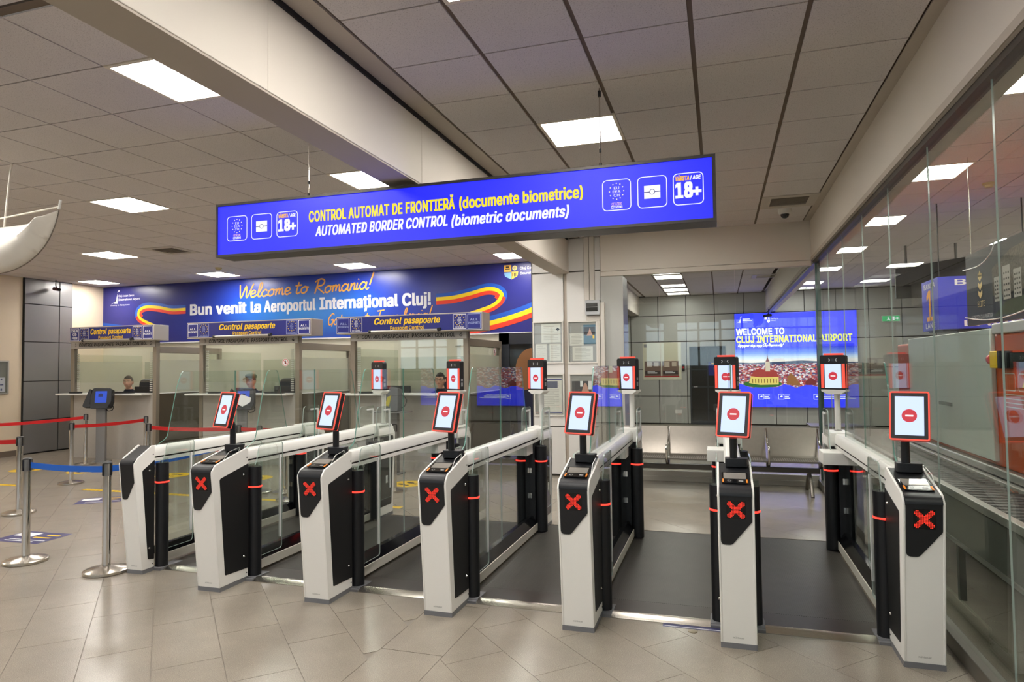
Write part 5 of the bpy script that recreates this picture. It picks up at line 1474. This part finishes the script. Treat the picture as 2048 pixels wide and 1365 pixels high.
part('church_roof', G().face(LP, [(.76, 1.28), (1.0, 1.245), (1.45, 1.255), (1.38, 1.42), (1.22, 1.44), (.90, 1.45), (.84, 1.40)], .006), M('photo_roof', (186, 66, 62), emit=.9), ch_)
part('church_tower', G().rect(LP, 1.13, 1.40, 1.24, 1.65, .007), M('photo_tower', (232, 214, 190), emit=1.0), ch_)
part('church_spire', G().face(LP, [(1.135, 1.65), (1.235, 1.65), (1.195, 1.74), (1.183, 1.86), (1.172, 1.74)], .0072), M('photo_spire', (150, 90, 100), emit=.9), ch_)
part('lettering', G().text(LP, 'WELCOME TO', .44, 2.355, 1.60, 2.515, .003, 0, .05), M('lightbox_white', (250, 250, 255), emit=1.7), lf_)
part('lettering', G().text(LP, 'CLUJ', .44, 2.15, .865, 2.32, .003, 0, .05).text(LP, 'INTERNATIONAL', .945, 2.15, 2.36, 2.32, .003, 0, .05).text(LP, 'AIRPORT', 2.44, 2.15, 3.17, 2.32, .003, 0, .05), M('lightbox_yellow', (246, 250, 96), emit=1.7), lf_)
g = G(); hand(g, LP, 'Enjoy your stay, enjoy Cluj-Napoca city!', .47, 2.05, 1.1, .036, .011, .003, .3)
airport_logo(g, LP, .45, 2.67, .16, .003); g.rect(LP, .60, 2.76, .78, 2.775, .003).rect(LP, .60, 2.72, .83, 2.735, .003).rect(LP, .60, 2.685, .72, 2.695, .003)
g.text(LP, 'Cluj County', 1.29, 2.75, 1.47, 2.78, .003).text(LP, 'Council', 1.29, 2.70, 1.41, 2.73, .003)
g.face(LP, [(1.20, 2.735), (1.27, 2.735), (1.27, 2.69), (1.23, 2.65), (1.20, 2.68)], .003).rect(LP, 1.14, 2.745, 1.20, 2.80, .003).disc(LP, 1.245, 2.77, .022, .003, 14)
for x in (.94, 1.42, 2.255):
    g.rring(LP, x, .68, x + .14, .815, .008, .004, .003).face(LP, [(x + .04, .74), (x + .07, .77), (x + .11, .76), (x + .08, .73)], .003)
    for k in range(3): g.rect(LP, x + .155, .78 - k * .04, x + (.28 if x < 2 else .75 + .1 * k) - (k % 2) * .03, .795 - k * .04, .003)
part('small_print', g, M('lightbox_white', (250, 250, 255), emit=1.7), lf_)
po = thing('wall_poster', 'cream poster board with two photos on the back wall, behind the glass', 'poster', (-1.49, 18.42, 1.2))
P = Pl((0, -.012, 0))
part('board', G().slab(P, -.51, 0, .51, 1.01, -.012, 0), M('poster_cream', (222, 220, 196), .5), po)
for x in (-.47, .0):
    ph = part('photo', G().rect(P, x, .10, x + .44, .50, .001), M('photo_office', (128, 104, 92), .5), po)
    part('photo_window', G().rect(P, x + .06, .34, x + .20, .48, .002).rect(P, x + .26, .36, x + .38, .47, .002), M('photo_light', (206, 190, 172), .5), ph)
    part('photo_desk', G().rect(P, x + .02, .14, x + .42, .24, .002), M('photo_dark', (64, 52, 50), .5), ph)
    part('photo_caption', G().rect(P, x + .08, .17, x + .34, .20, .003).rect(P, x + .08, .215, x + .28, .235, .003), white_p, ph)
part('red_band', G().rect(P, -.48, .065, .45, .10, .002), M('band_red', (190, 50, 48), .5), po)
part('emblem', G().rect(P, -.48, .88, -.40, .97, .001), grey_p, po)
dr = thing('door_2', 'dark glazed door with bars in the back wall, behind the glass', 'door', (-.305, 18.42, 0), 0, kind='structure')
part('door_frame', G().box((-.46, -.04, 0), (-.42, 0, 2.08)).box((.42, -.04, 0), (.46, 0, 2.08)).box((-.46, -.04, 2.03), (.46, 0, 2.08)), door_dark, dr)
part('door_leaf', G().box((-.42, -.025, 0), (.42, -.01, 2.03)), M('door_glass_dark', (40, 38, 36), .1), dr)
part('door_bars', G().box((-.015, -.04, .1), (.015, -.025, 2.03)).box((-.42, -.04, .98), (.42, -.025, 1.02)).box((-.42, -.04, 1.45), (.42, -.025, 1.48)).box((-.42, -.04, .0), (.42, -.025, .1)), door_dark, dr)
part('door_handle', G().tube([(-.36, -.03, 1.0), (-.36, -.07, 1.0), (-.26, -.07, 1.0)], .012, 8), chrome, dr)
dn = part('door_notice', G().rect(Pl((0, -.042, 0)), .02, 1.30, .40, 1.66), navy, dr)
part('notice_marks', G().rect(Pl((0, -.043, 0)), .16, 1.44, .26, 1.52).rect(Pl((0, -.043, 0)), .10, 1.60, .32, 1.63), yellow, dn)
single('wall_socket', G().prism(Pl((-1.08, 18.42, .34)), rrect(-.09, -.05, .09, .05, .015), 0, .02), white_top, 'white double socket low on the back wall beside the dark door', 'socket')
al = thing('alarm_button', 'small black alarm switch on the back wall beside the poster', 'switch', (-.93, 18.42, 1.52))
part('switch_body', G().box((-.035, -.03, -.09), (.035, 0, .09)), black_m, al)
part('switch_lens', G().box((-.02, -.035, -.02), (.02, -.03, .03)), M('lens_red', (190, 20, 30), .3), al)
lt = thing('low_bench', 'low metal bench with slatted top standing in the waiting room', 'bench', (1.95, 12.6, 0))
for k in range(7): part('slat', G().box((-.5, -.35 + k * .1, .50), (.5, -.27 + k * .1, .53)), bmtl, lt)
for x in (-.45, .45): part('leg', G().box((x - .02, -.3, 0), (x + .02, .3, .03)).box((x - .02, -.02, .03), (x + .02, .02, .50)), bmtl, lt)
st = thing('standee', 'rounded brown and dark blue display standee behind the column', 'display', (-3.16, 10.95, 0))
P = Pl((0, 0, 0))
part('panel', G().prism(P, [(-.16, .0), (.2, .0), (.2, 1.2), (-.19, 1.2)], -.02, 0), M('standee_navy', (30, 32, 62), .5), st)
part('crest', G().prism(P, [(-.19, 1.2), (.2, 1.2)] + [(.10 + .30 * math.cos(R(a)) , 1.56 + .36 * math.sin(R(a))) for a in range(20, 200, 15)], -.02, .002), M('standee_brown', (150, 100, 58), .5), st)
part('foot', G().box((-.2, -.12, 0), (.22, .14, .02)), black_m, st)

# ================================================================== SECURITY LANE BEYOND THE RIGHT GLASS
cv = thing('roller_conveyor', 'long steel roller conveyor beyond the right glass wall', 'conveyor', (1.75, 6.2, 0))
cvm = M('conveyor_grey', (116, 114, 108), .45, .4)
part('side_skirt', G().box((-.25, -3.2, .40), (-.22, 2.9, .68)).box((.17, -3.2, .40), (.2, 2.9, .68)), cvm, cv)
part('side_rail', G().box((-.265, -3.2, .68), (-.21, 2.9, .73)).box((.16, -3.2, .68), (.215, 2.9, .73)), frame_al, cv, .004)
part('lower_rail', G().box((-.265, -3.2, .375), (-.215, 2.9, .40)), frame_al, cv)
rm_ = G().cyl((-.21, 0, .69), (.16, 0, .69), .022, 12).mesh('roller', M('roller_dark', (84, 82, 80), .35, .5))
for k in range(60):
    o = part('roller', rm_, None, cv); o.location.y = -3.15 + k * .1
for y in (-3.0, -1.0, 1.0, 2.7):
    for x in (-.23, .18): part('leg', G().box((x - .02, y - .02, 0), (x + .02, y + .02, .40)), cvm, cv)
sm = thing('baggage_scanner', 'orange baggage scanner with pale side panel beyond the glass wall', 'scanner', (2.55, 6.9, 0))
orange = M('scanner_orange', (196, 82, 30), .4)
part('scanner_base', G().box((-.55, -2.7, .05), (.6, 2.0, .74)), M('scanner_grey', (98, 96, 92), .4, .3), sm, .01)
part('bed_rail', G().box((-.60, -2.7, .74), (.6, 2.0, .80)), frame_al, sm, .01)
part('scanner_body', G().box((-.55, -2.5, .80), (.6, 1.9, 1.80)), orange, sm, .02)
part('scanner_lid', G().box((-.57, -2.5, 1.80), (.6, -1.0, 1.88)), M('lid_white', (226, 218, 220), .4), sm, .01)
part('side_cover', G().box((-.585, -1.01, .84), (-.55, 1.27, 1.845)), M('cover_pale', (206, 210, 204), .35), sm, .006)
part('cover_handle', G().box((-.595, -.1, 1.2), (-.585, .25, 1.23)), grey_p, sm)
eb_ = part('stop_box', G().box((-.63, -1.27, 1.545), (-.55, -1.12, 1.67)), yellow, sm, .006)
part('stop_box_end', G().box((-.632, -1.31, 1.545), (-.55, -1.27, 1.67)), black_m, eb_)
part('stop_knob', G().cyl((-.59, -1.12, 1.61), (-.59, -1.07, 1.61), .025, 16).cyl((-.59, -1.08, 1.61), (-.59, -1.045, 1.61), .04, 16), M('knob_red', (190, 30, 36), .35), eb_)
part('scanner_monitor', G().box((-.60, -2.2, 1.55), (-.55, -1.35, 1.655)), gloss_black, sm)
P = Pl((-.552, 0, 0), (0, -1, 0), (0, 0, 1))
wl_ = part('warning_label', G().face(P, rrect(1.12, 1.22, 1.85, 1.535, .02), .003), M('label_orange', (214, 96, 40), .45), sm)
g = G()
for a in (1.14, 1.41): g.rring(P, a, 1.38, a + .22, 1.51, .008, .02, .005)
for k in range(4): g.rect(P, 1.15, 1.35 - k * .03, 1.7, 1.358 - k * .03, .005)
part('label_print', g, M('label_white', (230, 214, 204), .5), wl_)
part('label_triangle', G().face(P, [(1.47, 1.41), (1.57, 1.41), (1.52, 1.48)], .006), yellow, wl_)
ls = thing('lane_sign', 'blue box sign with orange number one hanging beyond the glass wall', 'sign', (2.4, 8.65, 1.965))
sblue = M('lane_sign_blue', (58, 66, 196), .4, emit=0)
part('sign_box', G().box((0, 0, 0), (1.05, .63, .60)), sblue, ls, .004)
lor = M('lane_orange', (246, 166, 24), .5)
P1 = Pl((-.002, 0, 0), (0, -1, 0), (0, 0, 1)); P2 = Pl((0, -.002, 0))
part('number', G().text(P1, '1', -.43, .12, -.22, .47, 0, 0, .03).text(P2, '1', .45, .12, .66, .47, 0, 0, .03), lor, ls)
part('lettering', G().text(P1, 'BANDA', -.53, .50, -.11, .56, 0, 0, .02).text(P1, 'LANE', -.50, .03, -.14, .09, 0, 0, .02).text(P2, 'BANDA', .17, .50, .88, .565, 0, 0, .02).text(P2, 'LANE', .25, .03, .80, .095, 0, 0, .02), white_p, ls)
for x in (.1, .95): part('hanging_rod', G().cyl((x, .3, .60), (x, .3, CZ - 1.965), .008, 8), black_m, ls)
part('lower_bracket', G().box((.05, .05, -.02), (1.0, .58, 0)).box((.2, .1, -.14), (.225, .13, -.02)).box((.55, .1, -.14), (.575, .13, -.02)), black_m, ls)
eb2 = thing('hanging_advert', 'dark hanging advertising banner with gold emblem beyond the glass wall', 'banner', (2.2, 6.0, 1.92))
part('banner_sheet', G().box((0, -1.6, 0), (.03, 1.10, .65)), M('advert_dark', (52, 54, 62), .4), eb2)
P = Pl((-.003, 0, 0), (0, -1, 0), (0, 0, 1))
gold = M('advert_gold', (246, 218, 150), .4)
g = G()
for dz in (.0, .075, .15): g.face(P, [(-.80, .26 + dz), (-.755, .225 + dz), (-.71, .26 + dz), (-.71, .30 + dz), (-.755, .275 + dz), (-.80, .30 + dz)], .001)
g.face(P, [(-.80, .42), (-.71, .42), (-.755, .475)], .001)
g.text(P, 'ELITE', -.82, .155, -.66, .205, .001)
part('gold_emblem', g, gold, eb2)
part('lettering', G().text(P, 'ELITE CITY CLUJ-NAPOCA', -.98, .05, -.50, .085, .001), M('advert_grey', (226, 226, 226), .5), eb2)
part('picture_hill', G().face(P, [(-.48, .22), (1.6, .22), (1.6, .62), (.6, .60), (-.1, .56), (-.48, .45)], .001), M('picture_scrub', (110, 104, 96), .6, grain=.6, gscale=60), eb2)
part('picture_lawn', G().face(P, [(-.48, .05), (1.6, .05), (1.6, .24), (-.2, .16)], .0014), M('picture_grass', (74, 84, 66), .6, grain=.3, gscale=40), eb2)
for k, (a, h_) in enumerate(((-.44, .2), (-.26, .27), (-.06, .22), (.16, .3), (.4, .24), (.66, .3), (.95, .25), (1.2, .28))):
    o = part('picture_block', G().rect(P, a, .17, a + .14, .17 + h_, .002), M('block_pale', (196, 192, 186), .5), eb2)
    g = G()
    for i in range(5):
        for j in range(3): g.rect(P, a + .015 + j * .042, .19 + i * h_ * .17, a + .04 + j * .042, .205 + i * h_ * .17, .003)
    part('block_windows', g, M('block_dark', (70, 68, 66), .5), o)
for y in (-1.5, 1.0): part('hanging_wire', G().cyl((.015, y, .65), (.015, y, CZ - 1.92), .004, 6), steel, eb2)
part('white_cable', G().tube(spline([(-.02, 1.09, .08), (-.02, .6, .03), (-.02, .0, .04), (-.02, -1.0, .16)], 6), .005, 6), white_p, eb2)
part('white_cable', G().tube(spline([(-.02, .36, .655), (-.02, .46, .57), (-.02, .72, .51), (-.02, 1.11, .52)], 6), .005, 6), white_p, eb2)
dp = thing('hanging_board', 'dark grey hanging board high in the hall beyond the glass wall', 'board', (3.2, 12.0, 2.62))
part('board_panel', G().prism(Pl((0, 0, 0)), [(-.46, 0), (.55, 0), (.55, .62), (-.46, .48)], -.06, 0), M('board_dark', (26, 25, 24), .6), dp)
for x in (-.3, .4): part('hanging_rod', G().cyl((x, .03, .5), (x, .03, CZ - 2.62), .02, 8), M('board_dark', (26, 25, 24), .6), dp)
ex = thing('exit_sign', 'small green lit escape sign on the back wall beyond the glass wall', 'sign', (4.06, 18.41, 2.60))
part('sign_body', G().box((-.2, -.05, 0), (.2, 0, .15)), white_top, ex)
ef = part('sign_light', G().rect(Pl((0, -.052, 0)), -.19, .01, .19, .14), M('exit_green', (40, 190, 110), emit=.9), ex)
P = Pl((0, -.053, 0))
part('running_symbol', G().disc(P, -.06, .11, .014).face(P, [(-.08, .09), (-.05, .095), (-.03, .06), (-.01, .03), (-.03, .025), (-.05, .05), (-.09, .03), (-.10, .04), (-.07, .06)]).rect(P, .02, .03, .08, .12).face(P, [(.10, .06), (.14, .06), (.14, .04), (.17, .075), (.14, .11), (.14, .09), (.10, .09)]), white_on, ef)
ds = thing('direction_sign', 'blue sign with yellow arrow at the right edge of the view', 'sign', (4.05, 9.2, 1.98))
part('sign_panel', G().box((-.4, 0, 0), (.5, .05, .2)), sblue, ds)
part('arrow', G().face(Pl((0, -.002, 0)), [(-.3, .1), (-.15, .17), (-.15, .125), (.1, .125), (.1, .075), (-.15, .075), (-.15, .03)]), yellow, ds)
for x in (-.3, .4): part('hanging_rod', G().cyl((x, .025, .2), (x, .025, CZ - 1.98), .008, 6), black_m, ds)
bpy.data.scenes.remove(tmp_scene)
bpy.context.view_layer.update()
